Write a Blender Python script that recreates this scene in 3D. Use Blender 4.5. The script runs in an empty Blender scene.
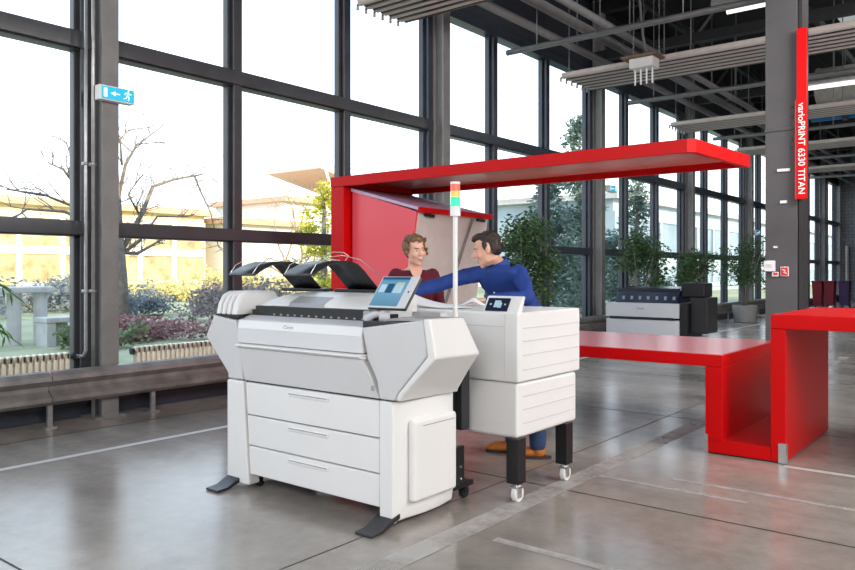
import bpy, bmesh, math, random
from mathutils import Vector, Matrix, noise
random.seed(7)
S = bpy.context.scene
C = S.collection
V = Vector
PI = math.pi

# ------------------------------------------------------------------ materials
def mat(name, col, rough=0.5, metal=0.0, spec=None, noise_amt=0.0, noise_scale=8.0, bump=0.0, bump_scale=40.0, emit=None, estr=0.0, coat=0.0):
    m = bpy.data.materials.new(name); m.use_nodes = True
    nt = m.node_tree; b = nt.nodes['Principled BSDF']
    c = (col[0], col[1], col[2], 1)
    b.inputs['Base Color'].default_value = c
    b.inputs['Roughness'].default_value = rough
    b.inputs['Metallic'].default_value = metal
    if spec is not None: b.inputs['Specular IOR Level'].default_value = spec
    if coat: b.inputs['Coat Weight'].default_value = coat; b.inputs['Coat Roughness'].default_value = 0.08
    if noise_amt:
        tc = nt.nodes.new('ShaderNodeTexCoord')
        n = nt.nodes.new('ShaderNodeTexNoise'); n.inputs['Scale'].default_value = noise_scale; n.inputs['Detail'].default_value = 5
        nt.links.new(tc.outputs['Object'], n.inputs['Vector'])
        r = nt.nodes.new('ShaderNodeValToRGB')
        lo = [max(0, x*(1-noise_amt)) for x in col]; hi = [min(1, x*(1+noise_amt)) for x in col]
        r.color_ramp.elements[0].position = 0.3; r.color_ramp.elements[0].color = (*lo, 1)
        r.color_ramp.elements[1].position = 0.7; r.color_ramp.elements[1].color = (*hi, 1)
        nt.links.new(n.outputs['Fac'], r.inputs['Fac']); nt.links.new(r.outputs['Color'], b.inputs['Base Color'])
    if bump:
        tc = nt.nodes.new('ShaderNodeTexCoord')
        n = nt.nodes.new('ShaderNodeTexNoise'); n.inputs['Scale'].default_value = bump_scale; n.inputs['Detail'].default_value = 4
        nt.links.new(tc.outputs['Object'], n.inputs['Vector'])
        bp = nt.nodes.new('ShaderNodeBump'); bp.inputs['Strength'].default_value = bump; bp.inputs['Distance'].default_value = 0.02
        nt.links.new(n.outputs['Fac'], bp.inputs['Height']); nt.links.new(bp.outputs['Normal'], b.inputs['Normal'])
    if emit:
        b.inputs['Emission Color'].default_value = (*emit, 1); b.inputs['Emission Strength'].default_value = estr
    return m

M = {}
M['white'] = mat('white_plastic', (0.83, 0.83, 0.825), 0.38, noise_amt=0.015, noise_scale=3)
M['white2'] = mat('light_grey_plastic', (0.64, 0.64, 0.65), 0.42, noise_amt=0.015, noise_scale=3)
M['greyp'] = mat('grey_plastic', (0.36, 0.37, 0.39), 0.35, noise_amt=0.03)
M['black'] = mat('black_plastic', (0.012, 0.012, 0.014), 0.38, noise_amt=0.1)
M['dark'] = mat('charcoal_plastic', (0.022, 0.022, 0.025), 0.35, noise_amt=0.1)
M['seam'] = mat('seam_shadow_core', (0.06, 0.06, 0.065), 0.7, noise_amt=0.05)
M['red'] = mat('red_lacquer', (0.63, 0.0, 0.001), 0.42, noise_amt=0.02, noise_scale=2, spec=0.2)
M['red_gloss'] = mat('red_gloss_top', (0.75, 0.01, 0.014), 0.32, noise_amt=0.02, noise_scale=2, spec=1.0, coat=1.0)
M['red_gloss'].node_tree.nodes['Principled BSDF'].inputs['Coat IOR'].default_value = 4.0
M['red_gloss'].node_tree.nodes['Principled BSDF'].inputs['Coat Roughness'].default_value = 0.25
M['red_glare'] = mat('red_board_painted_glare', (0.90, 0.10, 0.13), 0.35, noise_amt=0.03, noise_scale=2)  # window glare is put into the red as a paler coral
M['gpanel'] = mat('grey_acoustic_board', (0.72, 0.69, 0.65), 0.6, noise_amt=0.04)
M['lilac'] = mat('pale_lilac_board', (0.62, 0.47, 0.66), 0.6, noise_amt=0.04)
M['soffit'] = mat('gloss_soffit_film', (0.85, 0.42, 0.36), 0.25, noise_amt=0.1, noise_scale=2, spec=0.8)
M['steel'] = mat('painted_steel_beige_grey', (0.21, 0.205, 0.20), 0.45, noise_amt=0.12, noise_scale=5)
M['frame'] = mat('anthracite_window_steel', (0.042, 0.052, 0.072), 0.3, noise_amt=0.15, noise_scale=4)
M['frame_b'] = mat('brown_window_steel', (0.055, 0.056, 0.064), 0.32, noise_amt=0.15, noise_scale=4)
M['pillar'] = mat('grey_pillar_paint', (0.085, 0.083, 0.087), 0.5, noise_amt=0.08, noise_scale=4)
M['pillar_d'] = mat('pillar_side_dark', (0.03, 0.027, 0.03), 0.5, noise_amt=0.08)
M['ceil'] = mat('black_ceiling', (0.006, 0.006, 0.007), 0.8, noise_amt=0.3, noise_scale=3)
M['truss'] = mat('dark_truss_steel', (0.018, 0.018, 0.02), 0.5, noise_amt=0.2)
M['fascia'] = mat('blue_grey_fascia', (0.035, 0.04, 0.055), 0.6, noise_amt=0.15)
M['pipe'] = mat('grey_pipe', (0.17, 0.17, 0.175), 0.4, noise_amt=0.12)
M['panel'] = mat('ribbed_panel_paint', (0.62, 0.56, 0.53), 0.45, noise_amt=0.06)
M['galv'] = mat('galvanised_steel', (0.42, 0.42, 0.42), 0.35, metal=0.6, noise_amt=0.15, noise_scale=12)
M['rail'] = mat('weathered_rail_steel', (0.25, 0.23, 0.222), 0.38, metal=0.25, noise_amt=0.3, noise_scale=6)
M['chrome'] = mat('bright_metal', (0.7, 0.7, 0.72), 0.25, metal=0.9, noise_amt=0.05)
M['rad'] = mat('cream_radiator_enamel', (0.85, 0.79, 0.66), 0.4, noise_amt=0.05)
M['brick'] = mat('end_wall_grey', (0.20, 0.20, 0.215), 0.8, noise_amt=0.1, noise_scale=6)
M['wallw'] = mat('off_white_wall', (0.45, 0.45, 0.45), 0.8, noise_amt=0.05)
M['skin'] = mat('skin_fair', (0.72, 0.40, 0.28), 0.5, noise_amt=0.06, noise_scale=20)
M['skin2'] = mat('skin_rosy', (0.78, 0.44, 0.33), 0.5, noise_amt=0.06, noise_scale=20)
M['hair_d'] = mat('dark_brown_hair', (0.026, 0.012, 0.008), 0.45, noise_amt=0.5, noise_scale=50, bump=0.6, bump_scale=90)
M['hair_b'] = mat('light_brown_curls', (0.19, 0.10, 0.048), 0.5, noise_amt=0.6, noise_scale=35, bump=0.6, bump_scale=70)
M['blue'] = mat('royal_blue_cotton', (0.009, 0.042, 0.235), 0.75, noise_amt=0.15, noise_scale=10, bump=0.5, bump_scale=14)
M['blue2'] = mat('royal_blue_collar', (0.014, 0.055, 0.27), 0.75, noise_amt=0.1, noise_scale=10)
M['maroon'] = mat('maroon_knit', (0.10, 0.003, 0.016), 0.85, noise_amt=0.15, noise_scale=12, bump=0.4, bump_scale=18)
M['jeans'] = mat('blue_denim', (0.03, 0.06, 0.15), 0.85, noise_amt=0.25, noise_scale=25)
M['leather'] = mat('tan_leather', (0.60, 0.20, 0.035), 0.25, noise_amt=0.25, noise_scale=20)
M['sole'] = mat('dark_rubber_sole', (0.04, 0.03, 0.025), 0.7, noise_amt=0.1)
M['paper'] = mat('white_paper', (0.86, 0.86, 0.88), 0.7, noise_amt=0.01)
M['lips'] = mat('lips', (0.5, 0.12, 0.1), 0.4, noise_amt=0.05)
M['eye'] = mat('eye_white', (0.85, 0.85, 0.83), 0.2, noise_amt=0.01)
M['iris'] = mat('iris_dark', (0.03, 0.02, 0.015), 0.2, noise_amt=0.1)
M['navy'] = mat('navy_gloss_plastic', (0.012, 0.02, 0.05), 0.22, noise_amt=0.1)
M['silver'] = mat('silver_grey_plastic', (0.66, 0.67, 0.70), 0.4, noise_amt=0.03)
M['terra'] = mat('grey_planter', (0.30, 0.30, 0.30), 0.6, noise_amt=0.08)
M['soil'] = mat('dark_soil', (0.03, 0.02, 0.015), 0.95, noise_amt=0.3)
M['roof2'] = mat('pale_shelter_roof', (0.72, 0.60, 0.50), 0.8, noise_amt=0.1)
M['bark'] = mat('grey_bark', (0.20, 0.17, 0.15), 0.9, noise_amt=0.3, noise_scale=10)
M['bark_l'] = mat('sunlit_bark', (0.28, 0.20, 0.13), 0.9, noise_amt=0.3, noise_scale=10)
M['conc'] = mat('pale_stone', (0.50, 0.50, 0.49), 0.8, noise_amt=0.1, noise_scale=5)
M['facade'] = mat('sunlit_ochre_render', (0.90, 0.74, 0.42), 0.9, noise_amt=0.2, noise_scale=1.2)
M['facade_w'] = mat('white_render', (0.88, 0.84, 0.76), 0.9, noise_amt=0.04)
M['roof'] = mat('brown_roof_edge', (0.62, 0.42, 0.28), 0.8, noise_amt=0.15)
M['pane_d'] = mat('building_window_glass', (0.55, 0.42, 0.24), 0.3, noise_amt=0.5, noise_scale=1.5)
M['bglass'] = mat('pale_blue_cladding', (0.36, 0.46, 0.52), 0.4, noise_amt=0.12, noise_scale=0.5)
M['bglass2'] = mat('blue_grey_glazing', (0.20, 0.29, 0.36), 0.2, noise_amt=0.2, noise_scale=0.5)
M['bin_r'] = mat('red_bin_plastic', (0.22, 0.008, 0.018), 0.5, noise_amt=0.1)
M['bin_p'] = mat('purple_bin_plastic', (0.05, 0.02, 0.09), 0.5, noise_amt=0.1)
M['bin_g'] = mat('grey_bin_plastic', (0.05, 0.055, 0.065), 0.5, noise_amt=0.1)
M['bluepipe'] = mat('blue_pipe', (0.01, 0.17, 0.45), 0.4, noise_amt=0.08)
M['duct'] = mat('silver_duct', (0.42, 0.40, 0.38), 0.4, metal=0.3, noise_amt=0.12)
M['signw'] = mat('white_sign', (0.85, 0.85, 0.85), 0.5, noise_amt=0.01)
M['signr'] = mat('red_sign', (0.75, 0.03, 0.04), 0.5, noise_amt=0.02)
M['signb'] = mat('exit_sign_blue', (0.0, 0.42, 0.62), 0.4, noise_amt=0.02, emit=(0.0, 0.45, 0.75), estr=0.55)
M['signg'] = mat('exit_sign_white', (0.9, 0.95, 0.95), 0.4, noise_amt=0.01, emit=(0.9, 1, 1), estr=0.6)
M['tube'] = mat('fluorescent_tube', (0.95, 0.95, 0.95), 0.4, noise_amt=0.01, emit=(1, 0.97, 0.93), estr=1.3)
M['brown'] = mat('brown_board', (0.20, 0.13, 0.08), 0.7, noise_amt=0.2)
M['lampr'] = mat('signal_red', (0.8, 0.12, 0.08), 0.3, noise_amt=0.02, emit=(1, 0.15, 0.08), estr=0.35)
M['lampo'] = mat('signal_orange', (0.9, 0.45, 0.12), 0.3, noise_amt=0.02, emit=(1, 0.45, 0.1), estr=0.45)
M['lampg'] = mat('signal_green', (0.05, 0.6, 0.25), 0.3, noise_amt=0.02, emit=(0.0, 1, 0.35), estr=0.9)
M['rooflight'] = mat('roof_light_glass', (0.6, 0.65, 0.65), 0.5, noise_amt=0.2, noise_scale=1.0, emit=(0.75, 0.82, 0.8), estr=0.35)
M['aluwire'] = mat('bright_wire', (0.75, 0.74, 0.72), 0.3, metal=0.7, noise_amt=0.05)

def leafmat(name, a, b, trans=0.3):
    m = bpy.data.materials.new(name); m.use_nodes = True; nt = m.node_tree
    p = nt.nodes['Principled BSDF']; p.inputs['Roughness'].default_value = 0.55
    tc = nt.nodes.new('ShaderNodeTexCoord'); n = nt.nodes.new('ShaderNodeTexNoise')
    n.inputs['Scale'].default_value = 6; n.inputs['Detail'].default_value = 6
    nt.links.new(tc.outputs['Object'], n.inputs['Vector'])
    r = nt.nodes.new('ShaderNodeValToRGB'); r.color_ramp.elements[0].position = 0.32; r.color_ramp.elements[1].position = 0.68
    r.color_ramp.elements[0].color = (*a, 1); r.color_ramp.elements[1].color = (*b, 1)
    nt.links.new(n.outputs['Fac'], r.inputs['Fac']); nt.links.new(r.outputs['Color'], p.inputs['Base Color'])
    t = nt.nodes.new('ShaderNodeBsdfTranslucent'); nt.links.new(r.outputs['Color'], t.inputs['Color'])
    mx = nt.nodes.new('ShaderNodeMixShader'); mx.inputs['Fac'].default_value = trans
    nt.links.new(p.outputs['BSDF'], mx.inputs[1]); nt.links.new(t.outputs['BSDF'], mx.inputs[2])
    nt.links.new(mx.outputs['Shader'], nt.nodes['Material Output'].inputs['Surface'])
    return m
M['ficus'] = leafmat('ficus_leaves', (0.02, 0.05, 0.018), (0.11, 0.20, 0.07))
M['palm'] = leafmat('palm_leaves', (0.05, 0.16, 0.03), (0.14, 0.34, 0.08))
M['pine'] = leafmat('blue_green_needles', (0.07, 0.115, 0.10), (0.26, 0.36, 0.30))
M['bush_red'] = leafmat('reddish_shrub', (0.17, 0.07, 0.08), (0.46, 0.26, 0.26))
M['bush_grey'] = leafmat('grey_green_shrub', (0.14, 0.17, 0.19), (0.30, 0.34, 0.38))
M['bush_brown'] = leafmat('brown_winter_hedge', (0.14, 0.11, 0.11), (0.34, 0.29, 0.28))
M['bush_green'] = leafmat('green_shrub', (0.08, 0.13, 0.06), (0.26, 0.32, 0.16))
M['yellow'] = leafmat('yellow_green_leaves', (0.30, 0.30, 0.02), (0.75, 0.70, 0.08))
M['bush_yel'] = leafmat('sunlit_yellow_shrub', (0.50, 0.44, 0.14), (0.92, 0.84, 0.48))

def glass_mat(name, tint, gloss):
    m = bpy.data.materials.new(name); m.use_nodes = True; nt = m.node_tree
    nt.nodes.remove(nt.nodes['Principled BSDF'])
    t = nt.nodes.new('ShaderNodeBsdfTransparent'); t.inputs['Color'].default_value = (*tint, 1)
    g = nt.nodes.new('ShaderNodeBsdfGlossy'); g.inputs['Roughness'].default_value = 0.02
    lw = nt.nodes.new('ShaderNodeLayerWeight'); lw.inputs['Blend'].default_value = gloss
    mx = nt.nodes.new('ShaderNodeMixShader')
    cap = nt.nodes.new('ShaderNodeMath'); cap.operation = 'MINIMUM'; cap.inputs[1].default_value = 0.16
    nt.links.new(lw.outputs['Fresnel'], cap.inputs[0]); nt.links.new(cap.outputs[0], mx.inputs['Fac'])
    nt.links.new(t.outputs[0], mx.inputs[1]); nt.links.new(g.outputs[0], mx.inputs[2])
    nt.links.new(mx.outputs[0], nt.nodes['Material Output'].inputs['Surface'])
    return m
M['glass'] = glass_mat('window_glass', (0.93, 0.97, 0.98), 0.12)

def floor_mat():
    m = bpy.data.materials.new('polished_concrete'); m.use_nodes = True; nt = m.node_tree; L = nt.links
    b = nt.nodes['Principled BSDF']
    tc = nt.nodes.new('ShaderNodeTexCoord')
    n1 = nt.nodes.new('ShaderNodeTexNoise'); n1.inputs['Scale'].default_value = 0.55; n1.inputs['Detail'].default_value = 8; n1.inputs['Roughness'].default_value = 0.62
    n2 = nt.nodes.new('ShaderNodeTexNoise'); n2.inputs['Scale'].default_value = 9; n2.inputs['Detail'].default_value = 8; n2.inputs['Roughness'].default_value = 0.7
    mp = nt.nodes.new('ShaderNodeMapping'); mp.inputs['Scale'].default_value = (0.35, 1.6, 1); L.new(tc.outputs['Object'], mp.inputs['Vector'])
    n3 = nt.nodes.new('ShaderNodeTexNoise'); n3.inputs['Scale'].default_value = 1.7; n3.inputs['Detail'].default_value = 6
    L.new(tc.outputs['Object'], n1.inputs['Vector']); L.new(tc.outputs['Object'], n2.inputs['Vector']); L.new(mp.outputs['Vector'], n3.inputs['Vector'])
    r = nt.nodes.new('ShaderNodeValToRGB'); e = r.color_ramp.elements
    e[0].position = 0.28; e[0].color = (0.24, 0.213, 0.188, 1); e[1].position = 0.75; e[1].color = (0.53, 0.487, 0.44, 1)
    L.new(n1.outputs['Fac'], r.inputs['Fac'])
    r2 = nt.nodes.new('ShaderNodeValToRGB'); e = r2.color_ramp.elements
    e[0].position = 0.25; e[0].color = (0.72, 0.72, 0.72, 1); e[1].position = 0.7; e[1].color = (1.08, 1.08, 1.08, 1)
    L.new(n2.outputs['Fac'], r2.inputs['Fac'])
    mul = nt.nodes.new('ShaderNodeMix'); mul.data_type = 'RGBA'; mul.blend_type = 'MULTIPLY'; mul.inputs['Factor'].default_value = 0.8
    L.new(r.outputs['Color'], mul.inputs['A']); L.new(r2.outputs['Color'], mul.inputs['B'])
    r3 = nt.nodes.new('ShaderNodeValToRGB'); e = r3.color_ramp.elements
    e[0].position = 0.35; e[0].color = (0.8, 0.8, 0.8, 1); e[1].position = 0.62; e[1].color = (1.05, 1.05, 1.05, 1)
    L.new(n3.outputs['Fac'], r3.inputs['Fac'])
    mul2 = nt.nodes.new('ShaderNodeMix'); mul2.data_type = 'RGBA'; mul2.blend_type = 'MULTIPLY'; mul2.inputs['Factor'].default_value = 0.7
    L.new(mul.outputs['Result'], mul2.inputs['A']); L.new(r3.outputs['Color'], mul2.inputs['B'])
    L.new(mul2.outputs['Result'], b.inputs['Base Color'])
    rr = nt.nodes.new('ShaderNodeMapRange'); rr.inputs['To Min'].default_value = 0.10; rr.inputs['To Max'].default_value = 0.30
    L.new(n3.outputs['Fac'], rr.inputs['Value']); L.new(rr.outputs['Result'], b.inputs['Roughness'])
    b.inputs['Specular IOR Level'].default_value = 1.0
    bp = nt.nodes.new('ShaderNodeBump'); bp.inputs['Strength'].default_value = 0.06; bp.inputs['Distance'].default_value = 0.01
    L.new(n2.outputs['Fac'], bp.inputs['Height']); L.new(bp.outputs['Normal'], b.inputs['Normal'])
    return m
M['floor'] = floor_mat()

def worn_paint(name, col, thr):
    m = bpy.data.materials.new(name); m.use_nodes = True; nt = m.node_tree; L = nt.links
    b = nt.nodes['Principled BSDF']; b.inputs['Base Color'].default_value = (*col, 1); b.inputs['Roughness'].default_value = 0.45
    tc = nt.nodes.new('ShaderNodeTexCoord'); n = nt.nodes.new('ShaderNodeTexNoise'); n.inputs['Scale'].default_value = 2.2; n.inputs['Detail'].default_value = 8; n.inputs['Roughness'].default_value = 0.6
    L.new(tc.outputs['Object'], n.inputs['Vector'])
    mr = nt.nodes.new('ShaderNodeMapRange'); mr.inputs['From Min'].default_value = thr; mr.inputs['From Max'].default_value = thr+0.25
    mr.inputs['To Max'].default_value = 0.62 if thr > 0.2 else 0.8
    L.new(n.outputs['Fac'], mr.inputs['Value']); L.new(mr.outputs['Result'], b.inputs['Alpha'])
    return m
M['line'] = worn_paint('white_floor_paint', (0.75, 0.74, 0.72), 0.15)
M['line_w'] = worn_paint('worn_floor_paint', (0.60, 0.585, 0.565), 0.30)
M['joint'] = mat('floor_joint_filler', (0.05, 0.045, 0.04), 0.7, noise_amt=0.2)

def ground_mat():
    m = bpy.data.materials.new('winter_lawn'); m.use_nodes = True; nt = m.node_tree; L = nt.links
    b = nt.nodes['Principled BSDF']; b.inputs['Roughness'].default_value = 0.95
    tc = nt.nodes.new('ShaderNodeTexCoord'); n = nt.nodes.new('ShaderNodeTexNoise'); n.inputs['Scale'].default_value = 0.8; n.inputs['Detail'].default_value = 10; n.inputs['Roughness'].default_value = 0.7
    L.new(tc.outputs['Object'], n.inputs['Vector'])
    r = nt.nodes.new('ShaderNodeValToRGB'); e = r.color_ramp.elements
    e[0].position = 0.3; e[0].color = (0.17, 0.21, 0.11, 1); e[1].position = 0.7; e[1].color = (0.40, 0.40, 0.28, 1)
    L.new(n.outputs['Fac'], r.inputs['Fac']); L.new(r.outputs['Color'], b.inputs['Base Color'])
    return m
M['lawn'] = ground_mat()

def screen_mat():
    m = bpy.data.materials.new('touch_display'); m.use_nodes = True; nt = m.node_tree; L = nt.links
    b = nt.nodes['Principled BSDF']; b.inputs['Roughness'].default_value = 0.12
    tc = nt.nodes.new('ShaderNodeTexCoord'); sp = nt.nodes.new('ShaderNodeSeparateXYZ'); L.new(tc.outputs['Generated'], sp.inputs[0])
    r = nt.nodes.new('ShaderNodeValToRGB'); e = r.color_ramp.elements
    e[0].position = 0.0; e[0].color = (0.10, 0.24, 0.36, 1); e[1].position = 1; e[1].color = (0.02, 0.10, 0.22, 1)
    x = r.color_ramp.elements.new(0.45); x.color = (0.16, 0.34, 0.48, 1)
    x = r.color_ramp.elements.new(0.86); x.color = (0.12, 0.30, 0.45, 1)
    L.new(sp.outputs['Z'], r.inputs['Fac']); L.new(r.outputs['Color'], b.inputs['Base Color'])
    L.new(r.outputs['Color'], b.inputs['Emission Color']); b.inputs['Emission Strength'].default_value = 0.22
    return m
M['screen'] = screen_mat()
M['icon'] = mat('screen_tile', (0.45, 0.62, 0.72), 0.2, noise_amt=0.05, emit=(0.45, 0.65, 0.75), estr=0.12)
M['icon2'] = mat('screen_tile_green', (0.5, 0.6, 0.45), 0.2, noise_amt=0.05, emit=(0.5, 0.65, 0.5), estr=0.1)
M['icon3'] = mat('screen_tile_dark', (0.02, 0.10, 0.2), 0.2, noise_amt=0.05)
M['logo'] = mat('grey_logo', (0.30, 0.30, 0.32), 0.5, noise_amt=0.02)
M['tletter'] = mat('white_lettering', (0.9, 0.88, 0.84), 0.5, noise_amt=0.01)

def brick_mat():
    m = bpy.data.materials.new('grey_block_wall'); m.use_nodes = True; nt = m.node_tree; L = nt.links
    b = nt.nodes['Principled BSDF']; b.inputs['Roughness'].default_value = 0.85
    tc = nt.nodes.new('ShaderNodeTexCoord'); mp = nt.nodes.new('ShaderNodeMapping'); mp.inputs['Rotation'].default_value = (PI/2, 0, 0)
    L.new(tc.outputs['Object'], mp.inputs['Vector'])
    k = nt.nodes.new('ShaderNodeTexBrick'); k.inputs['Scale'].default_value = 1.6
    k.inputs['Color1'].default_value = (0.17, 0.17, 0.185, 1); k.inputs['Color2'].default_value = (0.21, 0.21, 0.225, 1); k.inputs['Mortar'].default_value = (0.10, 0.10, 0.11, 1)
    L.new(mp.outputs['Vector'], k.inputs['Vector']); L.new(k.outputs['Color'], b.inputs['Base Color'])
    return m
M['brick'] = brick_mat()

# ------------------------------------------------------------------ mesh helpers
class MB:
    def __init__(self): self.v = []; self.f = []
    def add(self, vs, fs):
        o = len(self.v); self.v += [tuple(x) for x in vs]; self.f += [tuple(i+o for i in f) for f in fs]; return self
    def box(self, x0, x1, y0, y1, z0, z1):
        vs = [(x, y, z) for z in (z0, z1) for y in (y0, y1) for x in (x0, x1)]
        return self.add(vs, [(0,2,3,1),(4,5,7,6),(0,1,5,4),(2,6,7,3),(0,4,6,2),(1,3,7,5)])
    def obox(self, c, ax, ay, az):   # centre and three half-axis vectors
        c, ax, ay, az = V(c), V(ax), V(ay), V(az)
        vs = [c+ax*i+ay*j+az*k for k in (-1,1) for j in (-1,1) for i in (-1,1)]
        return self.add(vs, [(0,2,3,1),(4,5,7,6),(0,1,5,4),(2,6,7,3),(0,4,6,2),(1,3,7,5)])
    def loft(self, rings, cap=True, closed=True):
        n = len(rings[0]); o = len(self.v)
        vs = [p for r in rings for p in r]; fs = []
        for i in range(len(rings)-1):
            for j in range(n if closed else n-1):
                a = i*n+j; b = i*n+(j+1) % n
                fs.append((a, b, b+n, a+n))
        if cap and closed:
            fs.append(tuple(reversed(range(n)))); fs.append(tuple((len(rings)-1)*n+j for j in range(n)))
        return self.add(vs, fs)
    def prism(self, poly, axis, a, b):   # poly in the two other axes
        def p(q, t):
            return {'x': (t, q[0], q[1]), 'y': (q[0], t, q[1]), 'z': (q[0], q[1], t)}[axis]
        return self.loft([[p(q, a) for q in poly], [p(q, b) for q in poly]])
    def tube(self, pts, r, n=8, cap=True):
        pts = [V(p) for p in pts]; rs = r if isinstance(r, (list, tuple)) else [r]*len(pts)
        rings = []; up = None
        for i, p in enumerate(pts):
            t = (pts[min(i+1, len(pts)-1)]-pts[max(i-1, 0)]).normalized()
            if up is None:
                up = V((0, 0, 1)) if abs(t.z) < 0.9 else V((1, 0, 0))
            a = t.cross(up);
            if a.length < 1e-4: a = t.cross(V((0.3, 1, 0.2)))
            a.normalize(); b = a.cross(t).normalized(); up = b
            q = rs[i]; qa, qb = (q if isinstance(q, (list, tuple)) else (q, q))
            rings.append([p+a*qa*math.cos(2*PI*k/n)+b*qb*math.sin(2*PI*k/n) for k in range(n)])
        return self.loft(rings, cap)
    def cyl(self, c, r, h, n=20, axis='z', r2=None):
        r2 = r if r2 is None else r2; c = V(c)
        d = {'x': V((1,0,0)), 'y': V((0,1,0)), 'z': V((0,0,1))}[axis]
        a = {'x': V((0,1,0)), 'y': V((0,0,1)), 'z': V((1,0,0))}[axis]; b = d.cross(a)
        R = lambda o, rr: [c+d*o+a*rr*math.cos(2*PI*k/n)+b*rr*math.sin(2*PI*k/n) for k in range(n)]
        return self.loft([R(0, r), R(h, r2)])
    def lathe(self, c, prof, n=24):
        c = V(c)
        return self.loft([[c+V((r*math.cos(2*PI*k/n), r*math.sin(2*PI*k/n), z)) for k in range(n)] for r, z in prof])
    def ell(self, c, rad, R=None, n=14, m=10):
        c = V(c); rings = []
        for i in range(1, m):
            t = PI*i/m; ring = []
            for k in range(n):
                p = V((rad[0]*math.sin(t)*math.cos(2*PI*k/n), rad[1]*math.sin(t)*math.sin(2*PI*k/n), -rad[2]*math.cos(t)))
                ring.append(c+(R @ p if R else p))
            rings.append(ring)
        return self.loft(rings)
    def quad(self, a, b, c, d): return self.add([a, b, c, d], [(0, 1, 2, 3)])
    def grid(self, fn, nu, nv):
        vs = [fn(i/nu, j/nv) for j in range(nv+1) for i in range(nu+1)]
        fs = [(j*(nu+1)+i, j*(nu+1)+i+1, (j+1)*(nu+1)+i+1, (j+1)*(nu+1)+i) for j in range(nv) for i in range(nu)]
        return self.add(vs, fs)

def origin(par):
    o = V((0, 0, 0))
    while par is not None: o = o + par.location; par = par.parent
    return o

def fin(me, m, bevel_obj=None):
    pass

def build(mb, name, m, par=None, bevel=0.0, seg=2, smooth=False, kind=None, label=None, cat=None, group=None, solid=0.0):
    me = bpy.data.meshes.new(name)
    off = origin(par)
    if par is None and mb.v:
        xs = [p[0] for p in mb.v]; ys = [p[1] for p in mb.v]; zs = [p[2] for p in mb.v]
        off = V(((min(xs)+max(xs))/2, (min(ys)+max(ys))/2, min(zs)))
    me.from_pydata([tuple(V(p)-off) for p in mb.v], [], mb.f)
    bm = bmesh.new(); bm.from_mesh(me)
    bmesh.ops.recalc_face_normals(bm, faces=bm.faces)
    bm.to_mesh(me); bm.free()
    me.materials.append(M[m] if isinstance(m, str) else m)
    o = bpy.data.objects.new(name, me); C.objects.link(o)
    if par is None: o.location = off
    else: o.parent = par
    if solid:
        s = o.modifiers.new('thickness', 'SOLIDIFY'); s.thickness = solid; s.offset = 0
    if bevel:
        b = o.modifiers.new('bevel', 'BEVEL'); b.width = bevel; b.segments = seg; b.limit_method = 'ANGLE'; b.angle_limit = math.radians(35)
    if smooth or bevel:
        for p in me.polygons: p.use_smooth = True
        if bevel:
            w = o.modifiers.new('wn', 'WEIGHTED_NORMAL'); w.keep_sharp = True
    tag(o, label, cat, group, kind)
    return o

def tag(o, label=None, cat=None, group=None, kind=None):
    if label: o['label'] = label
    if cat: o['category'] = cat
    if group: o['group'] = group
    if kind: o['kind'] = kind
    return o

def thing(name, loc, label=None, cat=None, group=None, kind=None):
    o = bpy.data.objects.new(name, None); C.objects.link(o); o.location = loc
    o.empty_display_size = 0.1
    return tag(o, label, cat, group, kind)

def dup(root, loc, label=None, group=None):
    r = root.copy(); C.objects.link(r); r.location = loc
    if label: r['label'] = label
    if group: r['group'] = group
    def kids(a, b):
        for ch in list(a.children):
            c = ch.copy(); C.objects.link(c); c.parent = b; kids(ch, c)
    kids(root, r)
    return r

def text_mb(body, size, ext=0.002, fat=0.0):
    cu = bpy.data.curves.new('lettering', 'FONT'); cu.body = body; cu.size = size; cu.extrude = ext; cu.offset = fat; cu.align_x = 'CENTER'; cu.align_y = 'CENTER'
    o = bpy.data.objects.new('lettering', cu); C.objects.link(o)
    dg = bpy.context.evaluated_depsgraph_get(); me = bpy.data.meshes.new_from_object(o.evaluated_get(dg))
    mb = MB(); mb.add([v.co.copy() for v in me.vertices], [tuple(p.vertices) for p in me.polygons])
    bpy.data.objects.remove(o); bpy.data.meshes.remove(me); bpy.data.curves.remove(cu)
    return mb

def place(mb, o, ux, uy, uz):
    o, ux, uy, uz = V(o), V(ux), V(uy), V(uz)
    mb.v = [tuple(o+ux*p[0]+uy*p[1]+uz*p[2]) for p in mb.v]; return mb

def remesh(mb, name, vox, m, par, smooth_it=4, disp=None):
    me = bpy.data.meshes.new('tmp'); me.from_pydata([tuple(V(p)) for p in mb.v], [], mb.f)
    bm = bmesh.new(); bm.from_mesh(me); bmesh.ops.recalc_face_normals(bm, faces=bm.faces); bm.to_mesh(me); bm.free()
    t = bpy.data.objects.new('tmp', me); C.objects.link(t)
    r = t.modifiers.new('r', 'REMESH'); r.mode = 'VOXEL'; r.voxel_size = vox; r.use_smooth_shade = True
    if smooth_it:
        s = t.modifiers.new('s', 'SMOOTH'); s.factor = 0.5; s.iterations = smooth_it
    dg = bpy.context.evaluated_depsgraph_get(); out = bpy.data.meshes.new_from_object(t.evaluated_get(dg))
    bpy.data.objects.remove(t); bpy.data.meshes.remove(me)
    off = origin(par)
    for v in out.vertices:
        if disp: v.co = disp(v.co, v.normal)
        v.co = v.co-off
    out.name = name; out.materials.clear(); out.materials.append(M[m])
    for p in out.polygons: p.use_smooth = True
    o = bpy.data.objects.new(name, out); C.objects.link(o); o.parent = par
    return o

# ------------------------------------------------------------------ camera
cam = bpy.data.cameras.new('camera'); co = bpy.data.objects.new('camera', cam); C.objects.link(co)
cam.sensor_width = 36; cam.lens = 761/855*36; cam.shift_y = -13.5/855; cam.clip_end = 300
co.location = (6.95, 0, 1.4); co.rotation_euler = (PI/2, 0, math.atan2(605.5, 761))
S.camera = co

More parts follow.
